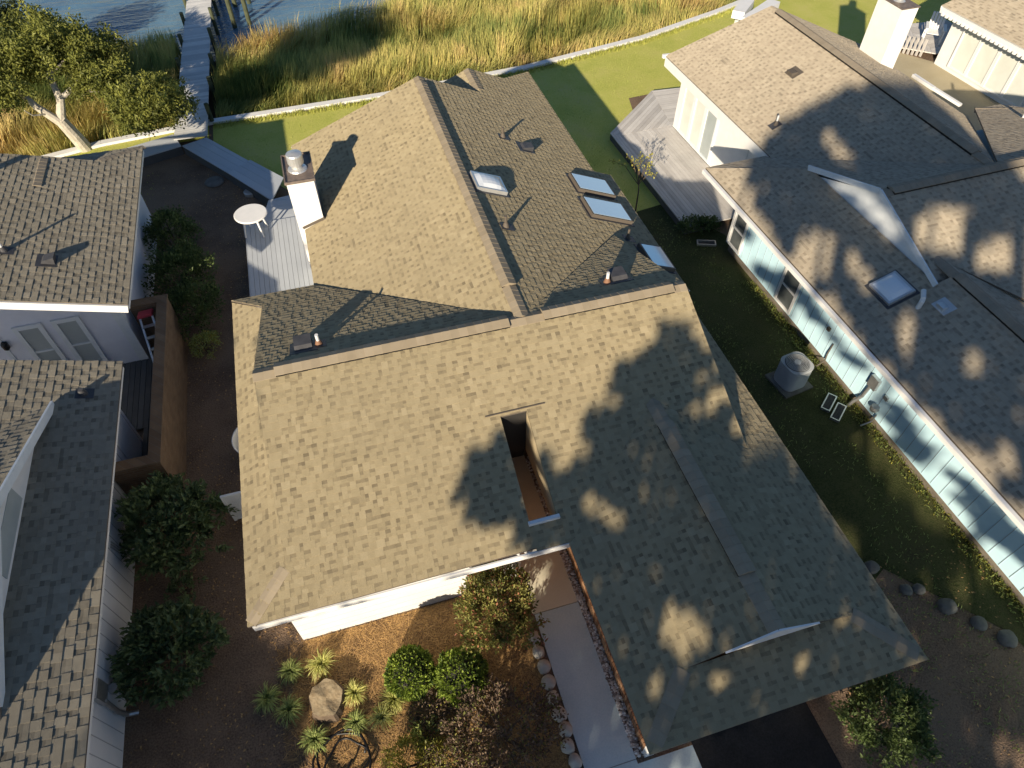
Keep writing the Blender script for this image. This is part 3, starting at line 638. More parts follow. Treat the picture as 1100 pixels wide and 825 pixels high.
skylight(H1,MAIN['RR'],7.42,12.1,.95,.72,'flat',frame='vent_brown',label='skylight in the shaded corner of the right eave')
pipe(H1,MAIN['R'],-1.02,9.93,.28,.035,'pvc','copper'); hood(H1,MAIN['R'],-1.32,9.98,.34,.36,.2)
pipe(H1,MAIN['R'],5.12,10.08,.28,.035,'pvc','copper'); hood(H1,MAIN['R'],5.42,10.2,.34,.36,.2)
pipe(H1,MAIN['RR'],4.78,17.05,.3,.035,'vent_brown'); pipe(H1,MAIN['RR'],3.54,12.45,.3,.035,'vent_brown'); pipe(H1,MAIN['RR'],6.95,12.85,.3,.03,'vent_brown')
hood(H1,MAIN['RR'],5.36,16.7,.3,.34,.14)
g=MB(); g.tube([(1.86,5.21,2.7),(1.86,5.24,2.5),(1.86,5.86,2.35),(1.86,5.88,.1),(1.86,5.7,.05)],.04,8); obj('downspout',g,M['white'],H1)

# =====================================================================  the pale blue house on the right (local metres, turned 1.7 degrees)
H2=thing('blue_house',(BO[0],BO[1],0),'pale blue sided house on the right with brown shingles in dappled tree shade','house',rz=BA)
rf=build_roof(H2,BLUE,'sh_blue',300)
g=MB(); ridge(g,(1.94,-4.45,4.35),(2.2,-4.45,4.35),.37,.37); obj('ridge_cap',g,M['cap_grey'],rf)
g=MB(); ridge(g,(5.45,-4.3,4.33),(5.45,-3.7,4.33),.43,.43); obj('ridge_cap',g,M['cap_grey'],rf)
g=MB(); ridge(g,(2.4,-6.3,3.68),(2.4,-7.0,3.68),.41,.41); obj('ridge_cap',g,M['cap_grey'],rf)
g=MB(); ridge(g,(10.4,.6,2.5),(11.4,-.4,2.85),.37,.37,half=.16); obj('ridge_cap',g,M['cap_grey'],rf)
for p,q,s in (((2.2,-4.45,4.35),(12,-4.45,4.35),.37),((5.45,-3.7,4.3),(5.45,5.6,4.3),.43),((2.4,-7.0,3.684),(2.4,-14,3.684),.41)):
    g=MB(); ridge_vent(g,p,q,s,s); obj('ridge_vent',g,[M['cap_grey'],M['slot']],rf)
g=MB()
fascia(g,[(.03,-.03,2.7),(.03,-16,2.7)],.18,.05); fascia(g,[(.05,-.03,2.7),(2.0,-.03,2.7)],.16)
fascia(g,[(2.03,6.68,2.8),(2.03,-.15,2.8)],.34,.06); g.bar((2.22,6.5,2.5),(2.22,-.1,2.5),.3,.05)
g.bar((1.9,6.72,2.78),(2.5,6.68,2.78),.1,.12); fascia(g,[(2.05,6.66,2.8),(5.45,6.02,4.28),(10.1,6.16,2.3)],.22)
fascia(g,[(10.06,6.1,2.3),(10.06,.5,2.3)],.2)
obj('fascia',g,M['white'],H2)
g=MB(); g.box(-.11,-16,2.56,-.015,-.02,2.67); g.box(-.105,-16,2.672,-.02,-.02,2.676); obj('eave_gutter',g,M['white'],H2)
g=MB()                                                      # side gable trim with its little wall
fascia(g,[(1.86,-1.97,3.54),(1.86,-4.45,4.40),(1.86,-6.98,3.54)],.14,.04,drop=-.06)
obj('gable_trim',g,M['trim_blue'],H2)
g=MB(); g.hexa([(1.97,-2.2,3.4),(2.02,-2.2,3.4),(2.02,-6.75,3.4),(1.97,-6.75,3.4)],[(1.97,-4.4,4.28),(2.02,-4.4,4.28),(2.02,-4.5,4.28),(1.97,-4.5,4.28)]); obj('gable_wall',g,M['trim_blue'],H2)
g=MB(); g.prism([(.96,-16),(4.2,-16),(4.2,-8.0),(11,-8.0),(11,-.75),(.96,-.75)],.26,2.66)
for k in range(50):
    y=-.95-k*.305
    g.box(.95,y-.006,.3,.962,y+.006,2.6,1)
g.box(2.55,-.75,.26,9.0,6.0,2.6)
for k in range(20): g.box(2.541,6.0-k*.3-.005,.3,2.552,6.0-k*.3+.005,2.62,1)
obj('wall',g,[M['blue'],M['groove']],H2)
g=MB(); g.box(.93,-.87,.3,.96,-.73,2.6); obj('corner_board',g,M['white'],H2)
g=MB(); g.box(2.5,-.3,.3,2.54,6.12,2.68); obj('white_wall_panel',g,M['white'],H2)
g=MB(); g.prism([(1.0,-15.96),(4.16,-15.96),(4.16,-7.96),(10.9,-7.96),(10.9,-.79),(1.0,-.79)],0,.26); g.box(2.6,-.75,0,8.95,5.9,.26); obj('foundation',g,M['brick_grey'],H2)
window(H2,(.945,-1.1,1.02),(0,-1,0),(-1,0,0),.74,1.35,.07,1,gm='dark_blind'); window(H2,(.945,-3.86,1.02),(0,-1,0),(-1,0,0),.76,1.35,.07,1,gm='dark_blind')
# glass doors over the deck
for i,(y,mm) in enumerate(((5.35,'pale_blind'),(4.55,'pale_blind'),(3.75,'blind'))):
    f=window(H2,(2.5,y,1.38),(0,-1,0),(-1,0,0),.8,2.05,.08,0,fm='trim_blue',gm=mm,name='glass_door')
window(H2,(2.53,1.1,1.5),(0,-1,0),(-1,0,0),.8,1.2,.08,1,gm='blind')
g=MB(); g.box(8.85,3.7,0,9.5,4.9,4.62); ch=obj('chimney',g,M['white'],H2)
g=MB(); g.box(8.82,3.67,4.62,9.53,4.93,4.66); obj('chimney_cover',g,M['chim_top'],ch)
g=MB(); g.lathe((9.17,4.3,4.66),[(.2,0),(.13,.05),(.13,.2),(.19,.22),(.19,.42),(.05,.46)],16); obj('flue_cap',g,M['galv'],ch)
skylight(H2,BLUE['L'],1.2,-6.52,.72,.66,'dome',curb=.1,frame='galv',label='square white domed skylight on the brown roof')
def elbow(pl,x,y,d):
    g=MB(); c=on(pl,x,y); g.tube([c+Vector((0,0,-.03)),c+Vector((0,0,.2)),c+Vector((d[0]*.03,d[1]*.03,.26)),c+Vector((d[0]*.26,d[1]*.26,.3))],.055,10); return obj('vent_pipe',g,M['pvc'],H2)
elbow(BLUE['L'],1.32,-7.25,(.6,.8)); pipe(H2,BLUE['UL'],2.75,.85,.3,.03,'pvc','vent_brown'); elbow(BLUE['R'],10.2,-1.2,(.6,.8))
h=hood(H2,BLUE['L'],1.68,-7.52,.2,.2,.12,'galv'); hood(H2,BLUE['UL'],4.19,2.49,.26,.26,.12,'vent_brown')
g=MB(); g.bar((10.15,3.3,2.42),(10.2,2.3,2.4),.14,.1); g.bar((10.2,2.3,2.4),(10.45,1.2,2.3),.12,.09); obj('gutter',g,M['white'],H2)
g=MB()                                                      # meter, conduit and pipes on the long wall
g.box(.86,-7.72,.95,.95,-7.45,1.3); g.tube([(.91,-7.55,.98),(.91,-7.5,.5),(.84,-7.42,.25),(.78,-7.38,.0)],.045,8)
g.lathe((.88,-7.98,.55),[(.1,-.02),(.12,.05),(.1,.12)],12); g.tube([(.91,-8.1,.45),(.88,-8.1,.2),(.66,-8.05,.05)],.02,6); g.box(.9,-8.12,1.0,.95,-8.0,1.12)
obj('meter_box',g,M['alu'],H2)
g=MB(); g.tube([(.93,-6.0,.9),(.88,-6.02,.55),(.86,-6.06,.35),(.6,-6.1,.25)],.02,6); g.box(.89,-5.72,1.1,.95,-5.62,1.2); obj('coolant_line',g,M['vent_brown'],H2)

# =====================================================================  the grey shingled house on the left
H3=thing('grey_house',(-8,11,0),'left neighbour house with grey weathered shingles, lavender wall and two tall windows','house')
rf=build_roof(H3,LEFT,'sh_left',500,expo=.152,raise_=.013,wr=(.13,.21))
g=MB(); ridge(g,(-7.75,18.7,3.46),(-7.75,20.05,3.46),.32,.32,half=.17); obj('ridge_cap',g,M['cap_grey'],rf)
g=MB(); ridge(g,(-5.42,21.35,2.7),(-6.45,20.3,3.04),.32,.32,half=.12); obj('ridge_cap',g,M['cap_grey'],rf)
g=MB(); fascia(g,[(-5.46,14.05,2.7),(-9.6,14.05,4.03)],.2,.05); fascia(g,[(-5.46,14.1,2.68),(-5.46,21.3,2.68)],.14); fascia(g,[(-5.46,12.1,2.68),(-5.46,2.34,2.68)],.12); fascia(g,[(-5.5,12.13,2.68),(-9.6,12.13,4.05)],.14)
obj('fascia',g,M['white'],H3)
g=MB(); fascia(g,[(-6.52,10.92,3.13),(-6.52,7.85,4.19),(-6.52,4.9,3.14)],.17,.045,drop=-.02); obj('gable_trim',g,M['trim_blue'],H3)
g=MB(); g.hexa([(-6.78,4.9,2.9),(-6.7,4.9,2.9),(-6.7,10.6,2.9),(-6.78,10.6,2.9)],[(-6.78,7.7,4.0),(-6.7,7.7,4.0),(-6.7,8.0,4.0),(-6.78,8.0,4.0)]); obj('gable_wall',g,M['siding'],H3)
g=MB(); g.box(-6.705,7.0,3.2,-6.69,8.6,3.6); obj('gable_window',g,M['blind'],H3)
g=MB(); g.box(-12,14.88,0,-6.0,21.0,2.62)
g.hexa([(-12,14.88,2.6),(-6.0,14.88,2.6),(-6.0,14.96,2.6),(-12,14.96,2.6)],[(-12,14.88,4.5),(-6.0,14.88,2.76),(-6.0,14.96,2.76),(-12,14.96,4.5)])
g.prism([(-12,2.7),(-6.05,2.7),(-6.05,12.12),(-12,12.12)],0,lambda x,y:zat(LEFT['D'],x,y)-.14,2)
for k in range(31): y=12.0-k*.3; g.box(-6.052,y-.006,.05,-6.043,y+.006,2.55,1)
obj('wall',g,[M['lavender'],M['groove_w'],M['side_white']],H3)
g=MB(); g.prism([(-6.2,14.85),(-5.97,14.85),(-5.97,15.0),(-5.998,15.0),(-5.998,14.878),(-6.2,14.878)],0,2.6); obj('corner_board',g,M['trim_blue'],H3)
g=MB(); g.box(-8.95,14.85,0,-8.85,14.878,3.0); obj('corner_board',g,M['trim_blue'],H3)
for x in (-7.24,-8.12): window(H3,(x,14.86,1.12),(1,0,0),(0,-1,0),.66,1.78,.11,1,fm='trim_blue',gm='blind')
g=MB(); g.lathe((-8.82,14.78,1.5),[(.03,-.1),(.07,-.05),(.08,.1),(.04,.16)],8); g.box(-8.87,14.8,1.42,-8.77,14.86,1.62); obj('wall_lamp',g,M['hose'],H3)
hood(H3,LEFT['U'],-7.1,15.55,.26,.3,.2); pipe(H3,LEFT['U'],-7.98,15.85,.45,.035,'pvc','vent_dark'); pipe(H3,LEFT['D'],-6.05,11.2,.12,.04,'pvc','vent_dark')
g=MB(); g.box(-6.043,5.35,1.0,-5.95,5.7,1.4); g.tube([(-5.98,5.4,1.05),(-5.98,5.36,.5),(-5.95,5.4,.15),(-5.8,5.42,.05)],.05,8); g.lathe((-5.98,5.72,.7),[(.09,-.06),(.1,0),(.09,.08)],10); g.lathe((-5.97,5.85,.3),[(.11,-.1),(.13,0),(.11,.1)],12)
obj('meter_box',g,M['alu'],H3)
g=MB()
for k in range(3): g.tube([(-6.03,8.45+k*.06,1.2),(-5.97,8.5+k*.06,.5),(-5.9,8.55+k*.06,.22),(-5.78,8.58+k*.06,.25)],.012,6)
obj('tap_pipes',g,M['alu'],H3)
g=MB(); g.box(-6.045,11.0,.05,-6.03,11.9,2.05); obj('side_door',g,M['trim_blue'],H3)

# =====================================================================  the house at the top right corner
H4=thing('white_house',(29,20,0),'white house at the top right corner with sliding glass doors','house',rz=R(4))
g=MB(); pl=((-3.1,0,2.4),.3,0,[[(-3.1,-8),(4,-8),(4,4.1),(-3.1,4.1)]]); shingles(g,pl,901,wmin=.15,wmax=.3); under(g,pl,m=1); pl2=((4,0,4.53),-.3,0,[[(4,-8),(12,-8),(12,4.1),(4,4.1)]]); shingles(g,pl2,902,wmin=.2,wmax=.4); under(g,pl2,m=1)
obj('roof',g,[M['sh_blue'],M['soffit']],H4)
g=MB(); fascia(g,[(-3.07,4.06,2.4),(-3.07,-8,2.4)],.24,.06); g.bar((-2.85,3.9,2.12),(-2.85,-8,2.12),.36,.05); fascia(g,[(-3.1,4.07,2.4),(4,4.07,4.5),(11.9,4.07,2.2)],.24)
for k in range(50): g.box(-3.13,3.8-k*.22,2.08,-3.02,3.92-k*.22,2.18)
obj('fascia',g,M['white'],H4)
g=MB(); g.box(-2.35,-7.8,0,11.5,3.8,2.35); obj('wall',g,M['siding'],H4)
for k in range(4): window(H4,(-2.38,2.6-k*.98,1.2),(0,-1,0),(-1,0,0),.97,2.0,.07,0,gm='pale_blind',name='glass_door')
# =====================================================================  ground, water, paving
def sheet(name, poly, z, m, lab=None):
    g=MB(); g.face([(x,y,z) for x,y in poly]); o=obj(name,g,m); o['kind']='structure'; return o
SEA=[(-300,-60),(-40,18),(-11.6,26.0),(-8.2,26.85),(-4.2,27.3),(2.7,27.5),(9,28.15),(15,29.4),(19.7,31.05),(21.7,31.9),(40,41),(300,180)]
g=MB()
for a,b in zip(SEA,SEA[1:]): g.face([(a[0],-300,0),(b[0],-300,0),(b[0],b[1],0),(a[0],a[1],0)])
o=obj('ground',g,M['mulch']); o['kind']='structure'
g=MB()
far=[(x,y+60,-1.6) for x,y in SEA]
mid=[(x,y+6.5,-.40) for x,y in SEA]
for i in range(len(SEA)-1):
    a,b=SEA[i],SEA[i+1]
    g.face([(a[0],a[1],-.3),(b[0],b[1],-.3),mid[i+1],mid[i]]); g.face([mid[i],mid[i+1],far[i+1],far[i]])
o=obj('marsh_ground',g,M['mud']); o['kind']='structure'
o=sheet('water',[(-900,-100),(900,-100),(900,1500),(-900,1500)],-.40,M['water'])
sheet('lawn',[(-40,17.9),(-40,12),(-12.2,15),(-12.2,24.0),(-9.5,25.0),(-5.5,26.3),(-4.3,26.3),(-4.3,27.25),(-8.2,26.8),(-11.6,25.9)],.008,M['lawn'])
sheet('lawn.001',[(-4.15,25.5),(-1.7,22.0),(-1.2,21.0),(-.8,19.7),(6.95,19.5),(7.2,17),(10.6,17.5),(12.3,24.6),(23,25.5),(40,27),(40,40.8),(21.7,31.75),(19.7,30.9),(15,29.25),(9,28.0),(2.7,27.35),(-4.15,27.2)],.008,M['lawn'])
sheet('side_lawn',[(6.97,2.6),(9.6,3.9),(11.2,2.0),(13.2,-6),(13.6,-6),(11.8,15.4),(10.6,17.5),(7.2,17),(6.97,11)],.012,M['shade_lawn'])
sheet('flower_bed',[(-2.66,5.9),(1.94,5.9),(1.8,4.6),(1.75,1.0),(-1.9,1.6),(-2.5,3.0),(-3.1,4.6)],.006,M['straw'])
sheet('sandy_path',[(21,14),(28.0,14),(27.2,19.5),(26.6,23.6),(25.3,25.4),(22,23.6)],.006,M['sand'])
g=MB(); g.box(2.0,-8,-.1,2.96,-1.0,.03); g.box(2.0,-.99,-.1,2.96,1.995,.03); g.box(2.0,2.007,-.1,2.96,5.085,.03); o=obj('walkway',g,M['concrete']); o['kind']='structure'
g=MB(); g.box(1.96,5.1,-.1,2.96,9.0,.032); o=obj('porch_floor',g,M['porch']); o['kind']='structure'
g=MB(); g.box(2.96,-6,-.1,4.05,1.92,.024); o=obj('driveway_edge',g,M['concrete']); o['kind']='structure'
sheet('driveway',[(4.06,-12),(6.5,-12),(6.5,1.0),(6.48,2.0),(4.06,2.0)],.012,M['asphalt'])
# seawall
g=MB()
for a,b in zip(SEA[1:-1],SEA[2:]):
    g.bar((a[0],a[1]+.12,.06),(b[0],b[1]+.12,.06),.3,.1,0); g.bar((a[0],a[1]+.16,-.6),(b[0],b[1]+.16,-.6),.14,1.25,1)
o=obj('seawall',g,[M['white'],M['wood_dark']],at=(2,27.5,0)); tag(o,'long low seawall with a pale cap between the lawns and the marsh','seawall')

# =====================================================================  decks, dock, boardwalk
D1=thing('deck',(-2.2,16.6,0),'grey painted deck under the white round table, against the middle house','deck')
g=MB(); planks(g,[(-3.1,13.4),(-1.2,13.4),(-1.2,19.55),(-3.1,19.55)],R(90),.14,.52,.56,.008); obj('deck_boards',g,M['wood_blue'],D1)
g=MB(); g.box(-3.08,13.42,0,-3.05,19.53,.518); g.box(-3.05,19.5,0,-1.2,19.53,.518); obj('deck_skirt',g,M['wood_blue'],D1)
D2=thing('boardwalk',(-3.4,23,0),'blue grey boardwalk running diagonally from the deck to the dock','boardwalk')
g=MB(); planks(g,[(-5.16,25.42),(-4.3,25.77),(-2.82,23.65),(-3.54,23.05)],R(-55),.3,.30,.34,.006); planks(g,[(-3.56,22.95),(-2.78,23.58),(-1.72,22.1),(-2.2,20.85)],R(-55),.3,.40,.44,.006); planks(g,[(-2.6,19.6),(-1.25,19.6),(-1.6,20.9),(-2.3,20.8)],0,.3,.47,.5,.006)
obj('deck_boards',g,M['wood_blue'],D2)
g=MB(); g.bar((-5.12,25.36,.15),(-3.5,23.02,.15),.04,.3); g.bar((-3.5,22.95,.2),(-2.2,20.9,.2),.04,.4); g.bar((-4.28,25.72,.15),(-2.8,23.6,.15),.04,.3); obj('deck_skirt',g,M['wood_dark'],D2)
D3=thing('boardwalk',(-7.4,25.2,0),'short boardwalk behind the left house, half under the oak leaves','boardwalk')
g=MB(); planks(g,[(-9.5,24.1),(-5.2,25.44),(-5.5,26.35),(-9.5,25.1)],R(17),.3,.30,.34,.006); obj('deck_boards',g,M['wood_blue'],D3)
g=MB(); g.bar((-9.5,24.1,.15),(-5.2,25.44,.15),.04,.3); obj('deck_skirt',g,M['wood_dark'],D3)
DK=thing('dock',(-4.7,33,-.5),'long bleached wooden dock reaching over the marsh into the water','dock')
g=MB(); planks(g,[(-5.45,25.85),(-4.25,25.8),(-3.45,60),(-4.55,60)],R(3),.145,.36,.4,.012,tv=.4); obj('deck_boards',g,M['wood_dock'],DK)
g=MB()
for k in range(2): x=(-5.35,-4.35)[k]; g.bar((x,25.9,.27),(x+.85,60,.27),.06,.18)
obj('joist',g,M['wood_dark'],DK)
for k in range(14):
    y=27.4+k*2.3
    for s in (-1,1):
        x=-4.83+(y-25.8)*.024+s*.66; g=MB(); hh=.75+random.uniform(-.1,.1)
        g.tube([(x,y,-1.6),(x+random.uniform(-.03,.03),y,hh)],.085,9); obj('post',g,M['post'],DK)
BL=thing('boat_lift',(-3.2,38.3,-.5),'dark boat lift piles beside the far end of the dock','boat lift')
for x,y in ((-3.1,37.2),(-2.4,37.4),(-3.0,39.8),(-2.3,40)):
    g=MB(); g.tube([(x,y,-1.6),(x,y,1.3)],.11,9); obj('pile',g,M['post'],BL)
g=MB(); g.bar((-3.1,37.2,1.1),(-3.0,39.8,1.1),.16,.2); g.bar((-2.4,37.4,1.1),(-2.3,40,1.1),.16,.2); obj('beam',g,M['wood_dark'],BL)
D4=thing('deck',(BO[0],BO[1],0),'weathered grey wooden deck with a cut corner in front of the blue house','deck',rz=BA)
g=MB(); planks(g,[(.42,.35),(2.5,.35),(2.5,6.2),(.42,6.2)],R(90),.14,.24,.28,.01,tv=.35); planks(g,[(.05,.35),(.41,.35),(.41,6.2),(.05,6.45)],R(90),.12,.244,.284,.01,tv=.35)
planks(g,[(.05,6.46),(.41,6.21),(2.5,6.21),(2.96,8.93)],R(40.5),.14,.24,.28,.01,tv=.35); planks(g,[(2.51,6.21),(4.7,6.21),(4.7,8.75),(2.97,8.93)],R(-3),.14,.242,.282,.01,tv=.35)
obj('deck_boards',g,M['wood_grey'],D4)
g=MB(); 
for a,b in (((.07,.36),(.07,6.44)),((.07,6.44),(2.96,8.9)),((2.96,8.9),(4.7,8.72)),((.07,.37),(1.05,.37))): g.bar((*a,.12),(*b,.12),.03,.23)
obj('deck_skirt',g,M['wood_dark'],D4)
D5=thing('deck',(27,25.3,0),'small weathered deck with a board screen beside the white house','deck')
g=MB(); planks(g,[(25.3,25.2),(26.7,24.0),(27.2,27),(26.6,27)],R(60),.14,.2,.24,.01,tv=.3); planks(g,[(26.71,24.0),(29.5,24),(29.5,26.8),(27.2,27)],R(4),.14,.2,.24,.01,tv=.3); obj('deck_boards',g,M['wood_grey'],D5)
g=MB()
for k in range(9): g.bar((25.2+k*.13,25.35-k*.12,.0),(25.2+k*.13,25.35-k*.12,.75),.12,.03,t=.3+.05*(k%5))
obj('board_screen',g,M['wood_grey'],D5)
# pergola behind the blue house
PG=thing('pergola',(18.6,25.3,0),'white porch posts and beam at the far end of the blue house','porch')
g=MB(); g.bar((17.2,24.9,2.3),(19.2,26.2,2.3),.5,.3); g.bar((17.2,25.6,2.3),(18.2,26.6,2.3),.5,.3); obj('beam',g,M['white'],PG)
for x,y in ((17.3,25.1),(19.0,26.4),(19.9,29.6),(20.6,29.9)):
    g=MB(); g.box(x-.07,y-.07,0,x+.07,y+.07,2.3 if y<28 else 1.0); obj('post',g,M['white'],PG)

# =====================================================================  brick screen wall by the left house and what is in it
BW=thing('brick_enclosure',(-5.4,12.8,0),'brown brick screen wall enclosing a narrow yard beside the left house','wall')
g=MB(); g.box(-5.2,10.05,0,-5.0,15.55,1.55); g.box(-6.03,10.05,0,-5.2,10.25,1.552); g.box(-5.94,15.35,0,-5.2,15.55,1.552)
obj('brick_wall',g,M['brick'],BW)
g=MB(); g.box(-5.23,10.02,1.555,-4.97,15.58,1.6); g.box(-6.03,10.02,1.557,-5.23,10.28,1.602); g.box(-5.94,15.32,1.557,-5.23,15.58,1.602); obj('wall_cap',g,M['brick'],BW)
D6=thing('deck',(-6.5,13.6,0),'dark old board floor between the two wings of the left house','deck')
g=MB(); planks(g,[(-9,12.4),(-5.6,12.4),(-5.6,14.84),(-9,14.84)],R(90),.14,.08,.12,.012,tv=.4); planks(g,[(-5.99,10.3),(-5.6,10.3),(-5.6,12.39),(-5.99,12.39)],R(90),.14,.08,.12,.012,tv=.4); obj('deck_boards',g,M['wood_dark'],D6)
LD=thing('step_ladder',(-5.6,14.6,0),'step ladder with a red top leaning inside the brick screen wall','ladder')
a0,a1=Vector((-5.72,15.1,1.42)),Vector((-5.42,15.14,1.42)); b0,b1=Vector((-5.62,13.75,.12)),Vector((-5.3,13.8,.12))
g=MB(); g.bar(a0,b0,.05,.03); g.bar(a1,b1,.05,.03); obj('rail',g,M['alu'],LD)
for k in range(1,6):
    g=MB(); t=k/6.2; g.bar(a0.lerp(b0,t),a1.lerp(b1,t),.09,.03); obj('rung',g,M['galv'],LD)
g=MB(); g.hexa([(-5.77,15.0,1.40),(-5.39,15.05,1.40),(-5.37,15.28,1.40),(-5.75,15.25,1.40)],[(-5.75,15.02,1.47),(-5.41,15.06,1.47),(-5.39,15.26,1.47),(-5.73,15.22,1.47)]); obj('ladder_top',g,M['red'],LD)

# =====================================================================  furniture, equipment and small things
TB=thing('round_table',(-2.75,19.1,.56),'white round garden table on the grey deck by the chimney','table')
g=MB(); g.lathe((-2.75,19.1,1.24),[(.44,-.03),(.5,-.02),(.5,.01),(.48,.025)],36); obj('tabletop',g,M['white'],TB)
for k in range(4):
    a=R(30+90*k); g=MB(); g.tube([(-2.75+.26*math.cos(a),19.1+.26*math.sin(a),1.22),(-2.75+.4*math.cos(a),19.1+.4*math.sin(a),.56)],[.035,.025],8); obj('leg',g,M['white'],TB)
CH=thing('tub_chair',(-3.35,10.75,0),'white plastic tub chair half hidden under the left eave of the middle house','chair')
g=MB(); c=(-3.3,10.78)
prof=[(.24,.38),(.30,.40),(.335,.62),(.37,.80),(.395,.82),(.39,.78),(.345,.55),(.30,.34),(.2,.32)]
g.lathe((c[0],c[1],0),prof,24,sx=1,sy=1.25); obj('shell',g,M['pvc'],CH,smooth=True)
g=MB(); g.lathe((c[0],c[1],.36),[(.25,0),(.26,.04)],20,sy=1.2); obj('seat',g,M['acfan'],CH)
for sx in (-1,1):
    for sy in (-1,1):
        g=MB(); g.tube([(c[0]+sx*.2,c[1]+sy*.26,.36),(c[0]+sx*.25,c[1]+sy*.34,0)],[.04,.028],8); obj('leg',g,M['pvc'],CH)
GT=thing('louvred_screen',(-3.3,9.14,0),'small white louvred screen standing out from the left wall of the middle house','screen')
g=MB(); g.box(-3.92,9.12,0,-3.86,9.17,1.04); g.box(-2.74,9.12,0,-2.68,9.17,1.04); g.box(-3.86,9.12,.98,-2.74,9.17,1.04); g.box(-3.86,9.12,.04,-2.74,9.17,.1); obj('frame',g,M['white'],GT)
g=MB()
for k in range(30): g.box(-3.86+.0373*k+.004,9.13,.1,-3.86+.0373*(k+1)-.004,9.155,.98)
obj('slat_panel',g,M['white'],GT)
AC=thing('air_conditioner',(10.45,9.2,0),'grey air conditioning condenser on a pad in the side lawn','air conditioner',rz=R(8))
def rounded(hx,hy,r,n=5):
    out=[]
    for cx,cy,a0 in ((hx-r,hy-r,0),(-hx+r,hy-r,90),(-hx+r,-hy+r,180),(hx-r,-hy+r,270)):
        for i in range(n+1): a=R(a0+90*i/n); out.append((cx+r*math.cos(a),cy+r*math.sin(a)))
    return out
g=MB(); g.prism(rounded(.34,.34,.19),.07,.74); 
obj('cabinet',g,M['acbody'],AC)
g=MB()
for k in range(26):
    z=.12+k*.023
    g.prism(rounded(.347,.347,.195),z,z+.012)
obj('louvre_panel',g,M['acbody'],AC)
g=MB(); g.prism(rounded(.355,.355,.2),.74,.775); g.lathe((0,0,.775),[(.32,0),(.31,.015)],32,1); 
for k in range(7): 
    r=.08+.036*k
    pts=[(r*math.cos(2*math.pi*i/28),r*math.sin(2*math.pi*i/28),.80) for i in range(29)]; g.tube(pts,.006,5,0,caps=False)
g.lathe((0,0,.79),[(.09,0),(.09,.025),(.02,.035)],20,0)
obj('fan_guard',g,[M['acbody'],M['acfan']],AC)
g=MB(); g.box(-.45,-.44,0,.45,.44,.065); obj('pad',g,M['boulder'],AC)
def vent_panel(x,y,rz,lab):
    t=thing('vent_panel',(x,y,0),lab,'vent panel','foundation vent panels lying on the grass',rz=rz)
    g=MB(); g.box(-.3,-.12,.02,.3,-.09,.09); g.box(-.3,.09,.02,.3,.12,.09); g.box(-.3,-.09,.02,-.27,.09,.09); g.box(.27,-.09,.02,.3,.09,.09); obj('frame',g,M['alu'],t)
    g=MB()
    for k in range(12): g.box(-.26+k*.044,-.09,.03,-.245+k*.044,.09,.07)
    g.box(-.27,-.09,.015,.27,.09,.03); obj('grille',g,M['boulder'],t)
vent_panel(11.05,8.25,R(38),'upper of the two grey vent panels lying below the blue wall')
vent_panel(11.1,7.9,R(38),'lower of the two grey vent panels lying below the blue wall')
vent_panel(11.0,15.1,R(-20),'lone pale vent panel on the grass near the deck corner')
o=MB(); o.lathe((-4.15,23.2,0),[(.3,0),(.34,.03),(.3,.07),(.05,.09)],24); tag(obj('drain_cover',o,M['boulder'],at=(-4.15,23.2,0)),'round dark cover sunk in the bare yard by the boardwalk','cover')
o=MB(); o.lathe((-2.95,22.1,0),[(.2,0),(.22,.12),(.18,.13)],20); o.lathe((-2.95,22.1,.12),[(.16,0),(.17,.02)],16); tag(obj('planter_dish',o,M['galv'],at=(-2.95,22.1,0)),'small pale round dish on the ground under the boardwalk edge','dish')
o=MB()
pts=[]
for k in range(90):
    a=k*.21; r=.42+.10*math.sin(k*.13)+.04*math.sin(k*.7); pts.append((-2.2+r*math.cos(a)+.12*math.sin(k*.05),3.5+r*math.sin(a)*.95,.05+.04*abs(math.sin(k*.31))+k*.0007))
o.tube(pts,.022,7); tag(obj('garden_hose',o,M['hose'],at=(-2.2,3.5,0),smooth=True),'loose coil of black hose on the bed below the tree stump','hose')
# stump
ST=thing('tree_stump',(-2.32,4.6,0),'sawn tree stump in the front bed among grass tufts','stump')
g=MB(); base=len(g.v)
ring=lambda r,z:[( -2.32+r*(1+.05*math.sin(5*a+1)+.025*math.sin(9*a)+.015*math.sin(14*a))*math.cos(a),4.6+1.15*r*(1+.05*math.sin(5*a+1)+.025*math.sin(9*a)+.015*math.sin(14*a))*math.sin(a),z+.02*math.sin(3*a)) for a in [2*math.pi*i/40 for i in range(40)]]
r0,r1=ring(.36,0),ring(.30,.25)
for i in range(40): j=(i+1)%40; g.face([r0[i],r0[j],r1[j],r1[i]],0)
obj('stump_side',g,M['bark_dark'],ST)
g=MB(); r2=ring(.2,.255)
for i in range(40): j=(i+1)%40; g.face([r1[i],r1[j],r2[j],r2[i]],0,random.random()); g.face([r2[i],r2[j],(-2.32,4.6,.25)],0)
obj('cut_face',g,M['stump'],ST)
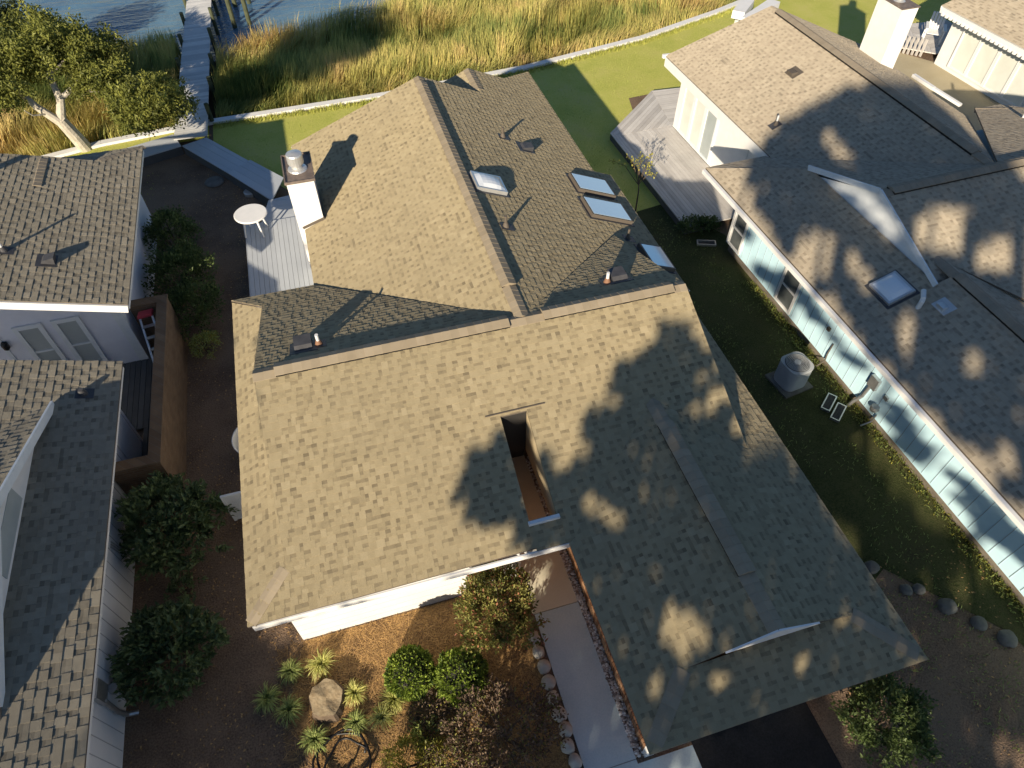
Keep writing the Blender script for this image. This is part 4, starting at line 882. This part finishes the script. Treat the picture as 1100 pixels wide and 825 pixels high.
# edging stones, boulders
def stone(name,x,y,r,m,lab,cat,grp,sd,fl=.6):
    g=MB(); g.blob((x,y,r[2]*.35),r,0,.5,.10,1.4,16,10,sd); o=obj(name,g,M[m],at=(x,y,0),smooth=True); return tag(o,lab,cat,grp)
ys=[4.62,4.33,4.03,3.72,3.42,3.12,2.83,2.55,2.28,2.02,1.76]
for i,y in enumerate(ys): stone('edging_stone',1.86+random.uniform(-.03,.03),y,(.13+random.uniform(-.015,.02),.145,.12),'rock','pale rounded edging stone in the row between the concrete walk and the bed','stone','edging stones along the front walk',i*1.7)
for i,(x,y,r,lab) in enumerate(((9.35,4.0,.17,'boulder nearest the tan roof in the line of garden stones'),(9.75,3.35,.14,'left one of the two small garden stones lying together'),(10.02,3.28,.135,'right one of the two small garden stones lying together'),(10.33,2.8,.2,'biggest middle garden stone, between the small pair and the grass patch'),(10.72,2.3,.17,'garden stone next to the sunlit grass patch'),(11.05,1.88,.2,'garden stone at the right end of the line by the frame edge'))):
    stone('garden_boulder',x,y,(r,r*.92,r*.6),'boulder',lab,'boulder','garden stones along the side bed',20+i*3.1)
g=MB()
for k in range(1500):
    x,y=random.uniform(2.97,3.115),random.uniform(2.02,8.9); r=random.uniform(.014,.034); g.blob((x,y,.02+r*.4),(r*1.2,r,r*.8),0,random.random(),.1,1,6,4,k)
o=obj('pebble_strip',g,M['pebble']); o['kind']='stuff'; o['label']='strip of mixed pebbles between the walk and the brick wall'
# white garden chair beside the white house
CA=thing('garden_chair',(27.3,25.2,.24),'white wooden garden chair on the small deck by the white house','chair',rz=R(-40))
g=MB()
for k in range(6): g.box(-.3,-.3+.1*k,.36,.3,-.22+.1*k,.39)
obj('seat',g,M['white'],CA)
g=MB()
for k in range(5): g.hexa([(-.3+.125*k,.28,.36),(-.2+.125*k,.28,.36),(-.2+.125*k,.31,.36),(-.3+.125*k,.31,.36)],[(-.3+.125*k,.55,1.0),(-.2+.125*k,.55,1.0),(-.2+.125*k,.58,1.0),(-.3+.125*k,.58,1.0)])
obj('backrest',g,M['white'],CA)
for sx in (-1,1):
    g=MB(); g.box(sx*.36-.07,-.4,.58,sx*.36+.07,.4,.61); obj('armrest',g,M['white'],CA)
    for y in (-.34,.3): g=MB(); g.box(sx*.36-.03,y-.04,0,sx*.36+.03,y+.04,.58); obj('leg',g,M['white'],CA)
# =====================================================================  plants
def clump_shrub(name, c, r, n_cl, n_leaf, L, W, lm, label, cat='shrub', group=None, cl_r=.2, out=.55, stems='bark_dark', lm2=None, p2=0., core=True, top=.35, low=.0):
    """leafy shrub: leaf clumps spread over an uneven dome, each clump with its own tone; stems inside"""
    t=thing(name,(c[0],c[1],c[2] if len(c)>2 else 0),label,cat,group); z0=c[2] if len(c)>2 else 0
    g=MB(); sd=random.uniform(0,90)
    for k in range(n_cl):
        d=rnd_dir()
        if d.z<-.35: d.z=-d.z
        f=(1+.45*noise.noise(d*1.7+Vector((sd,0,0))))*random.uniform(.72,1.06)
        p=Vector((c[0]+d.x*r[0]*f,c[1]+d.y*r[1]*f,z0+r[2]*(.5+.5*d.z*f)))
        tn=.5+random.gauss(0,.16)
        for j in range(n_leaf):
            q=p+rnd_dir()*cl_r*random.uniform(.2,1); q.z=max(q.z,z0+.03)
            ld=(d*out+rnd_dir()*.8+Vector((0,0,top))).normalized(); nn=(Vector((0,0,1))+rnd_dir()*.7).normalized()
            s=random.uniform(.7,1.25); g.leaf(q,ld,nn,L*s,W*s,1 if random.random()<p2 else 0,tn+random.gauss(0,.13))
    obj('foliage',g,[M[lm],M[lm2 or lm]],t)
    s=MB()
    for k in range(9):
        a=random.uniform(0,6.28); s.tube([(c[0],c[1],z0),(c[0]+math.cos(a)*r[0]*.35,c[1]+math.sin(a)*r[1]*.35,z0+r[2]*.45),(c[0]+math.cos(a)*r[0]*.7,c[1]+math.sin(a)*r[1]*.7,z0+r[2]*.75)],[.03,.02,.008],5)
    obj('stem',s,M[stems],t)
    return t
G1='shrubs in the yard between the two houses'
clump_shrub('shrub',(-5.25,19.55),(.75,.85,1.3),150,26,.10,.045,'l_dark','dark evergreen shrub, farthest of the row along the left house wall','shrub',G1)
clump_shrub('shrub',(-4.95,17.5),(.85,.95,1.35),190,26,.10,.045,'l_dark','widest rounded green shrub in the row along the left house wall','shrub',G1,top=.6)
clump_shrub('shrub',(-4.7,15.95),(.72,.8,1.15),150,26,.10,.045,'l_dark','green shrub at the corner of the brick screen wall','shrub',G1,top=.6)
clump_shrub('low_shrub',(-4.45,14.75),(.38,.5,.5),60,18,.08,.03,'l_yellow','low yellowish plant sprawling below the brick screen wall','plant',cl_r=.12,lm2='l_green',p2=.6)
clump_shrub('shrub',(-5.0,8.9),(.95,.95,1.5),210,24,.15,.062,'l_rhodo','large broad leaved shrub just in front of the brick screen wall','shrub','broad leaved shrubs by the grey house',cl_r=.17)
clump_shrub('shrub',(-5.05,6.2),(.82,.75,1.25),180,24,.15,.062,'l_rhodo','large broad leaved shrub in deep shade beside the meter pipes','shrub','broad leaved shrubs by the grey house',cl_r=.17)
clump_shrub('low_shrub',(-4.95,7.65),(.3,.3,.35),26,14,.09,.04,'l_rhodo','small dark plant between the two broad leaved shrubs','plant',cl_r=.1)
clump_shrub('low_shrub',(-3.9,3.3),(.5,.4,.35),40,12,.09,.03,'l_dark','low dark plant in the shaded lower left of the bed','plant',cl_r=.14)
clump_shrub('flowering_shrub',(1.22,5.1),(.78,.72,1.6),340,26,.085,.036,'l_red','bronze green bush with red tips in front of the entrance','shrub',cl_r=.13,lm2='l_tip',p2=.14,top=.7)
clump_shrub('purple_shrub',(.72,3.05),(.95,.85,1.05),230,22,.07,.035,'l_purple','spreading purple brown bush beside the stone edging','shrub',cl_r=.14,lm2='l_red',p2=.12,top=.4)
clump_shrub('purple_shrub',(-.15,2.75),(.6,.55,.75),110,20,.07,.03,'l_purple','smaller thin brown bush between the yellow bush and the purple bush','shrub',cl_r=.14,lm2='l_red',p2=.35,top=.4)
clump_shrub('purple_shrub',(-.45,3.75),(.42,.38,.4),60,16,.06,.025,'l_purple','sparse brown low bush below the clipped round bushes','shrub',cl_r=.13,lm2='l_yellow',p2=.1)
clump_shrub('yellow_shrub',(-.85,3.05),(.55,.45,.55),120,22,.085,.022,'l_yellow','bright yellow green bush at the bottom of the front bed','shrub',cl_r=.12,top=.9)
clump_shrub('low_shrub',(-.62,3.42),(.25,.3,.45),40,16,.09,.025,'l_green','small green shoot growing out of the yellow green bush','plant',cl_r=.1,top=.9)
clump_shrub('round_shrub',(7.45,1.25),(.75,.7,1.1),240,24,.08,.04,'l_dark','dark rounded bush under the near right corner of the tan roof','shrub',cl_r=.15)
clump_shrub('climbing_shrub',(11.0,15.85),(.7,.32,.38),90,22,.08,.05,'l_dark','low dark ivy bush at the near end of the weathered deck','shrub',cl_r=.14)
# clipped round bushes
def ball(c, r, label):
    t=thing('clipped_shrub',(c[0],c[1],0),label,'shrub','clipped round bushes in the front bed')
    g=MB(); sd=random.uniform(0,50)
    cc=Vector((c[0],c[1],r*.92))
    for k in range(3600):
        d=rnd_dir()
        if d.z<-.8: continue
        f=1+.16*noise.noise(d*2.2+Vector((sd,0,0)))+.10*noise.noise(d*6+Vector((0,sd,0)))
        p=cc+Vector((d.x,d.y,d.z*.95))*r*f*random.uniform(.9,1.03)
        g.leaf(p,(d*.8+rnd_dir()*.7+Vector((0,0,.25))),(d+rnd_dir()*.6),random.uniform(.06,.095),random.uniform(.034,.05),0,.5+.6*noise.noise(p*7)+random.gauss(0,.2))
    g.blob(cc,(r*.8,r*.8,r*.76),1,.15,.05,2,16,10,sd)  # near-black core stands in for the shade between the leaves
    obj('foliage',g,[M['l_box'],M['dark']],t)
    s=MB(); s.tube([(c[0],c[1],0),(c[0],c[1],r*.6)],.05,7); obj('stem',s,M['bark_dark'],t)
ball((-.69,4.55),.44,'left one of the two clipped round bushes in the front bed')
ball((.24,4.2),.47,'right one of the two clipped round bushes, beside the bronze bush')
# striped grass tufts
def tuft(c, r, m, label, nb=230):
    g=MB()
    for k in range(nb):
        a=random.uniform(0,6.283); d=(math.cos(a),math.sin(a)); h=random.uniform(.5,1.1)*r*.9; bend=random.uniform(.15,.85)*r
        tn=random.random()*.5+(.45 if k%3 else .1)
        p=(c[0]+d[0]*random.uniform(0,.09),c[1]+d[1]*random.uniform(0,.09),0); w=random.uniform(.009,.016)
        a1=Vector(p)+Vector((d[0]*bend*.35,d[1]*bend*.35,h*.75)); a2=Vector(p)+Vector((d[0]*bend*.8,d[1]*bend*.8,h*.8)); a3=Vector(p)+Vector((d[0]*bend*1.15,d[1]*bend*1.15,h*.45))
        sd=Vector((-d[1],d[0],0)); pts=[Vector(p),a1,a2,a3]; ws=[w,w,w*.8,.002]
        for i in range(3): g.face([pts[i]-sd*ws[i]/2,pts[i]+sd*ws[i]/2,pts[i+1]+sd*ws[i+1]/2,pts[i+1]-sd*ws[i+1]/2],0,tn)
    o=obj('grass_tuft',g,M[m],at=(c[0],c[1],0)); tag(o,label,'grass tuft','striped grass tufts around the stump')
for c,r,m,l in (((-2.36,5.3),.33,'l_var','brightest yellow striped tuft just above the tree stump'),((-2.95,5.35),.26,'l_green','green tuft nearest the white wall corner, left of the yellow one'),((-3.42,4.95),.3,'l_green','leftmost green tuft, in the shade'),((-3.04,4.63),.3,'l_green','green tuft close to the left of the tree stump'),((-1.8,4.58),.26,'l_var','yellow tuft at the right side of the tree stump'),((-2.62,3.98),.29,'l_green','bright green tuft below the stump, above the hose'),((-1.85,4.05),.24,'l_green','dull green tuft right below the yellow one by the stump'),((-1.1,4.25),.29,'l_var','upper of the two yellow tufts growing together'),((-1.38,4.0),.27,'l_var','lower of the two yellow tufts growing together')): tuft(c,r,m,l)
# straw and litter on the beds
g=MB()
for k in range(9000):
    x,y=random.uniform(-3.2,1.8),random.uniform(1.6,5.88); a=random.uniform(0,3.14); L=random.uniform(.05,.13); z=.012+random.random()*.025; w=.0035
    d=Vector((math.cos(a),math.sin(a),random.uniform(-.15,.15)))*L; s=Vector((-math.sin(a),math.cos(a),0))*w
    p=Vector((x,y,z)); g.face([p-d-s,p+d-s,p+d+s,p-d+s],0,random.random())
o=obj('pine_straw',g,M['needle']); o['kind']='stuff'; o['label']='loose pine straw over the front bed'
g=MB()
for k in range(4500):
    x,y=(random.uniform(-5.9,-2.7),random.uniform(2,24)) if k<4000 else (random.uniform(7.2,12),random.uniform(-1,4))
    if k<4000 and noise.noise(Vector((x*.8,y*.8,2)))<random.uniform(-.35,.35): continue
    g.leaf((x,y,.01+random.random()*.02),rnd_dir()*Vector((1,1,.15)),(0,0,1),random.uniform(.03,.08),random.uniform(.02,.04),0,random.random())
o=obj('leaf_litter',g,M['needle']); o['kind']='stuff'; o['label']='scattered dead leaves on the bare ground'
def sea_y(x):
    for a,b in zip(SEA,SEA[1:]):
        if a[0]<=x<=b[0]: return a[1]+(b[1]-a[1])*(x-a[0])/(b[0]-a[0])
    return 40
# turf blades on the sunny lawns and side lawn
def in_poly(poly,x,y):
    c=False
    for i in range(len(poly)):
        x1,y1=poly[i]; x2,y2=poly[i-1]
        if (y1>y)!=(y2>y) and x<(x2-x1)*(y-y1)/(y2-y1)+x1: c=not c
    return c
g=MB()
for k in range(9000):
    x,y=random.uniform(-12,24),random.uniform(16,31)
    if not in_poly([(-4.15,25.5),(-1.7,22.0),(-.8,19.7),(7,19.5),(7.2,17),(10.4,17.5),(10.5,22.0),(12.3,24.4),(23,25.5),(22,31.5),(19.7,30.9),(15,29.25),(9,28.0),(2.7,27.35),(-4.15,27.2)],x,y) and not in_poly([(-12,22.5),(-6,22.5),(-6,24.4),(-12,24.5),(-12,25.9),(-8.2,26.8),(-5.6,26.9),(-5.6,26.4),(-9.5,25.2)],x,y): continue
    a=random.uniform(0,6.28); blade(g,(x,y,0),(math.cos(a),math.sin(a)),random.uniform(.03,.07),random.uniform(.02,.07),.02,0,.5+.6*noise.noise(Vector((x*.9,y*.9,0)))+random.gauss(0,.15))
for k in range(4200):
    x=random.uniform(-4.1,21.5); y=sea_y(x)-.12-random.random()**2*.3; a=random.uniform(0,6.28)
    blade(g,(x,y,0),(math.cos(a),math.sin(a)),random.uniform(.06,.2),random.uniform(.03,.12),.022,0,random.uniform(.2,1))
o=obj('lawn_grass',g,M['l_turf']); o['kind']='stuff'; o['label']='short grass of the back lawns'
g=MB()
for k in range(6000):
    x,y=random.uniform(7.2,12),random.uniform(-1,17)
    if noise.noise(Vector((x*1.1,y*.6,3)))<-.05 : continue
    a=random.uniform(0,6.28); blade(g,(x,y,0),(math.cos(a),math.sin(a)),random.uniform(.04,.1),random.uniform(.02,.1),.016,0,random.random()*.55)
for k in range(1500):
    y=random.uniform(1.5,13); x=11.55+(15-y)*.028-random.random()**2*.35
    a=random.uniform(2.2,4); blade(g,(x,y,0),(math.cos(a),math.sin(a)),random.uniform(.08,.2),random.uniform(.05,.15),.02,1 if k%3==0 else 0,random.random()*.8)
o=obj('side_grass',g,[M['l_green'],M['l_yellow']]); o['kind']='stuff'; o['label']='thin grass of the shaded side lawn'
# marsh grass
def shore_y(x):
    pts=[(-30,33.8),(-12,34.6),(-8.5,35.2),(-5.6,34.6),(-4.6,33.4),(-3.4,33.4),(-1.5,34.4),(.4,35.3),(3,36.2),(5.6,37.3),(9,39),(14,44),(24,54),(34,62)]
    for a,b in zip(pts,pts[1:]):
        if a[0]<=x<=b[0]: return a[1]+(b[1]-a[1])*(x-a[0])/(b[0]-a[0])
    return 33
g=MB(); n=0
while n<85000:
    x=random.uniform(-22,26); y0=sea_y(x)+.35; y1=shore_y(x)+random.uniform(-.5,.5)+1.0*noise.noise(Vector((x*.5,0,7)))
    if y1<y0: continue
    y=random.uniform(y0,min(y1,y0+13))
    if -5.75<x-(y-25.8)*.024<-4.1: continue
    if ((x-11.1)/1.3)**2+((y-32)/.45)**2<1 and random.random()<.95: continue
    q=noise.noise(Vector((x*.45,y*.45,1))); q2=noise.noise(Vector((x*1.6,y*1.6,5)))
    if q2<-.42 and random.random()<.8: continue
    h=(.75+.35*q+.35*random.random())*(.75 if y-y0<1.2 else 1)
    ang=noise.noise(Vector((x*.28,y*.28,9)))*4+random.gauss(0,.5); be=(.25+.5*max(0,noise.noise(Vector((x*.35,y*.35,20)))+.35))*random.uniform(.4,1.2)
    tone=.47+.95*noise.noise(Vector((x*.2,y*.3,31)))+.45*q2+.3*noise.noise(Vector((x*.7,y*.7,44)))+.012*(x-2)+random.gauss(0,.12)
    blade(g,(x,y,-.36),(math.cos(ang),math.sin(ang)),h*1.15,be,random.uniform(.016,.032),0,min(1,max(0,tone))); n+=1
o=obj('marsh_grass',g,M['l_marsh']); o['kind']='stuff'; o['label']='golden and green marsh grass between the seawall and the water'

# trees
def limb(mb, pts, r0, r1, n=9):
    k=len(pts); mb.tube(pts,[r0+(r1-r0)*i/(k-1) for i in range(k)],n)
def leaf_cloud(g, cen, rad, ncl, nleaf, L, W, clr, tb=.5):
    sd=random.uniform(0,99)
    for k in range(ncl):
        d=rnd_dir(); rr=random.random()**.45
        f=rr*(1+.4*noise.noise(d*1.8+Vector((sd,0,0))))
        p=Vector(cen)+Vector((d.x*rad[0]*f,d.y*rad[1]*f,d.z*rad[2]*f)); tn=tb+random.gauss(0,.14)+.12*d.z
        sp=rnd_dir(); sp.z*=.4
        for j in range(nleaf):
            q=p+(sp*random.uniform(-1,1)*1.3+rnd_dir()*.6)*clr
            g.leaf(q,rnd_dir()+Vector((0,0,.2)),(Vector((0,0,1))+rnd_dir()*.8),L*random.uniform(.7,1.3),W*random.uniform(.7,1.3),0,tn+random.gauss(0,.13))
OK_=thing('oak_tree',(-8.75,26.75,0),'leaning live oak with a pale forked trunk behind the left house','tree')
g=MB(); limb(g,[(-8.72,26.85,-.1),(-8.85,26.7,.7),(-9.0,26.6,1.35)],.25,.2,12); limb(g,[(-9.0,26.62,1.25),(-8.75,26.9,1.9),(-8.9,27.5,2.5),(-9.2,28.6,2.9)],.17,.06); limb(g,[(-8.98,26.58,1.2),(-9.5,26.6,1.9),(-10.0,27.1,2.4),(-10.6,28.0,2.8)],.16,.05)
limb(g,[(-8.75,26.95,1.9),(-8.0,27.2,2.3),(-7.0,26.8,2.2),(-6.0,25.9,1.9)],.1,.03); limb(g,[(-8.9,27.6,2.5),(-8.0,28.5,2.8),(-7.4,29.2,2.8)],.08,.03); limb(g,[(-9.2,28.6,2.9),(-9.3,30.2,3.1)],.06,.02); limb(g,[(-9.2,26.6,1.6),(-9.6,26.2,1.8),(-9.7,26.0,2.1)],.04,.015)
SEG=[((-8.9,27.5,2.5),(-9.2,28.6,2.9)),((-10.0,27.1,2.4),(-10.6,28.0,2.8)),((-8.0,27.2,2.3),(-7.0,26.8,2.2)),((-7.0,26.8,2.2),(-6.0,25.9,1.9)),((-8.0,28.5,2.8),(-7.4,29.2,2.8)),((-9.2,28.6,2.9),(-9.3,30.2,3.1))]
for k in range(34):
    p,q=SEG[k%6]; a=Vector(p).lerp(Vector(q),random.random()); b=a+rnd_dir()*Vector((1,1,.3))*random.uniform(.5,1.0); limb(g,[a,(a+b)/2+rnd_dir()*.06,b],.022,.006,5)
obj('trunk',g,M['bark'],OK_)
g=MB()
for cen,rad,nc in (((-9.1,28.3,3.0),(1.7,1.7,.8),170),((-10.7,28.1,2.9),(1.3,1.7,.75),130),((-7.6,28.7,2.7),(1.3,1.3,.65),95),((-9.2,30.5,3.0),(1.4,.9,.6),60),((-5.6,25.6,1.95),(1.45,1.3,.7),175),((-7.3,26.9,2.35),(1.0,.9,.45),60),((-10.5,26.3,2.7),(1.1,.9,.45),70)):
    leaf_cloud(g,cen,rad,int(nc*1.3),50,.13,.068,.26)
obj('crown',g,M['l_oak'],OK_)
T2=thing('evergreen_tree',(-12.2,34.6,-.3),'dark dense tree at the top left corner beside the water','tree')
g=MB(); limb(g,[(-12.2,34.6,-.5),(-12.1,34.5,1.2),(-12.2,34.5,2.2)],.22,.1); obj('trunk',g,M['bark_dark'],T2)
g=MB(); leaf_cloud(g,(-12.1,34.4,1.9),(1.35,1.4,1.0),190,46,.15,.075,.3,.4); obj('crown',g,M['l_pine'],T2)
clump_shrub('marsh_shrub',(-13.0,29.6,-.3),(1.7,1.1,1.2),150,26,.13,.06,'l_dark','dark green bush under the oak at the left edge of the marsh','shrub',cl_r=.28)
SP=thing('sapling',(9.55,17.5,0),'thin sapling with yellow leaves between the tan roof and the weathered deck','sapling')
g=MB(); gl=MB(); limb(g,[(9.5,17.35,0),(9.52,17.4,.8),(9.5,17.5,1.3)],.03,.015,6)
for e in ((8.75,18.3,1.55),(9.3,18.2,1.7),(9.75,18.1,1.75),(10.25,18.25,1.6),(9.95,17.6,1.6),(9.9,17.1,1.5),(9.35,17.6,1.85)):
    a=Vector((9.5,17.45,1.0)); b=Vector(e); mpt=a.lerp(b,.5)+Vector((0,0,.25)); limb(g,[a,mpt,b],.014,.004,5)
    for k in range(26):
        t=random.uniform(.4,1.0); q=(a.lerp(mpt,t*2) if t<.5 else mpt.lerp(b,t*2-1))+rnd_dir()*.07; gl.leaf(q,rnd_dir(),(0,0,1),.09,.05,0,random.uniform(.3,1))
obj('trunk',g,M['bark_dark'],SP); obj('foliage',gl,M['l_yellow'],SP)

# tall trees across the street, behind the photographer: their crowns shade the roofs and the beds
SH_P0,SH_A0,SHADE=BITMAP
L_=math.hypot(SUN[0],SUN[1]); sx,sy=SUN[0]/L_,SUN[1]/L_
T3=thing('evergreen_tree',(-11,15.9,0),'tall evergreen on the far side of the grey shingled house, shading the marsh','tree')
g=MB(); limb(g,[(-11.3,15.9,-.1),(-11.2,15.8,4),(-11.1,15.7,8.6)],.2,.06); obj('trunk',g,M['bark_dark'],T3)
g=MB(); leaf_cloud(g,(-11.1,15.4,8.7),(2.4,2.2,1.2),480,50,.16,.08,.3,.4); obj('crown',g,M['l_pine'],T3)
TREES=[(-4.6,-10.,'evergreen tree beyond the front yard that shades the lower left bed'),(.9,-9.,'tall evergreen beyond the front yard that shades the entrance walk'),(3.0,-8.5,'tall evergreen beyond the street that shades the garage roof'),(5.2,-9.5,'tallest evergreen beyond the street that shades the blue house roof'),(7.4,-9.,'tall evergreen beyond the street that shades the far blue house roof')]
crowns=[MB() for _ in TREES]; zr=[[99,0] for _ in TREES]; ztop=[1.5 for _ in TREES]
rg=random.Random(5)
for i,row in enumerate(SHADE):
    for j,chh in enumerate(row):
        if chh=='#' : nl=30
        elif chh==' ' and rg.random()<.3 and i>20: nl=8
        else: continue
        p=(SH_P0+j+.5)*.3; a=(SH_A0-i+.5)*.6
        ti=min(range(len(TREES)),key=lambda k:abs(TREES[k][0]-p)+rg.random()*.5); tp,ta,_=TREES[ti]
        t0=rg.uniform(-1.8,1.8)
        if chh=='#' and abs(tp-p)<.35: ztop[ti]=max(ztop[ti],(a-ta)/L_-.6)
        for k in range(nl):
            pp=p+rg.uniform(-.17,.17); aa=a+rg.uniform(-.34,.34); tt=t0+rg.uniform(-.6,.6)
            h=(aa-(ta+tt))/L_
            if h<.5: continue
            X=sx*(ta+tt)+sy*pp; Y=sy*(ta+tt)-sx*pp
            crowns[ti].quad_leaf((X,Y,h),rnd_dir(),rg.uniform(.2,.32),rg.uniform(.14,.22),0,rg.random()); zr[ti][0]=min(zr[ti][0],h); zr[ti][1]=max(zr[ti][1],h)
for (tp,ta,lab),cm,(z0,z1),zt in zip(TREES,crowns,zr,ztop):
    x,y=sx*ta+sy*tp,sy*ta-sx*tp
    t=thing('evergreen_tree',(x,y,0),lab,'tree','tall evergreens beyond the front yard')
    obj('crown',cm,M['l_pine'],t)
    g=MB(); limb(g,[(x,y,-.1),(x,y,zt*.5),(x,y,zt)],.2,.04,10)
    obj('trunk',g,M['bark_dark'],t)
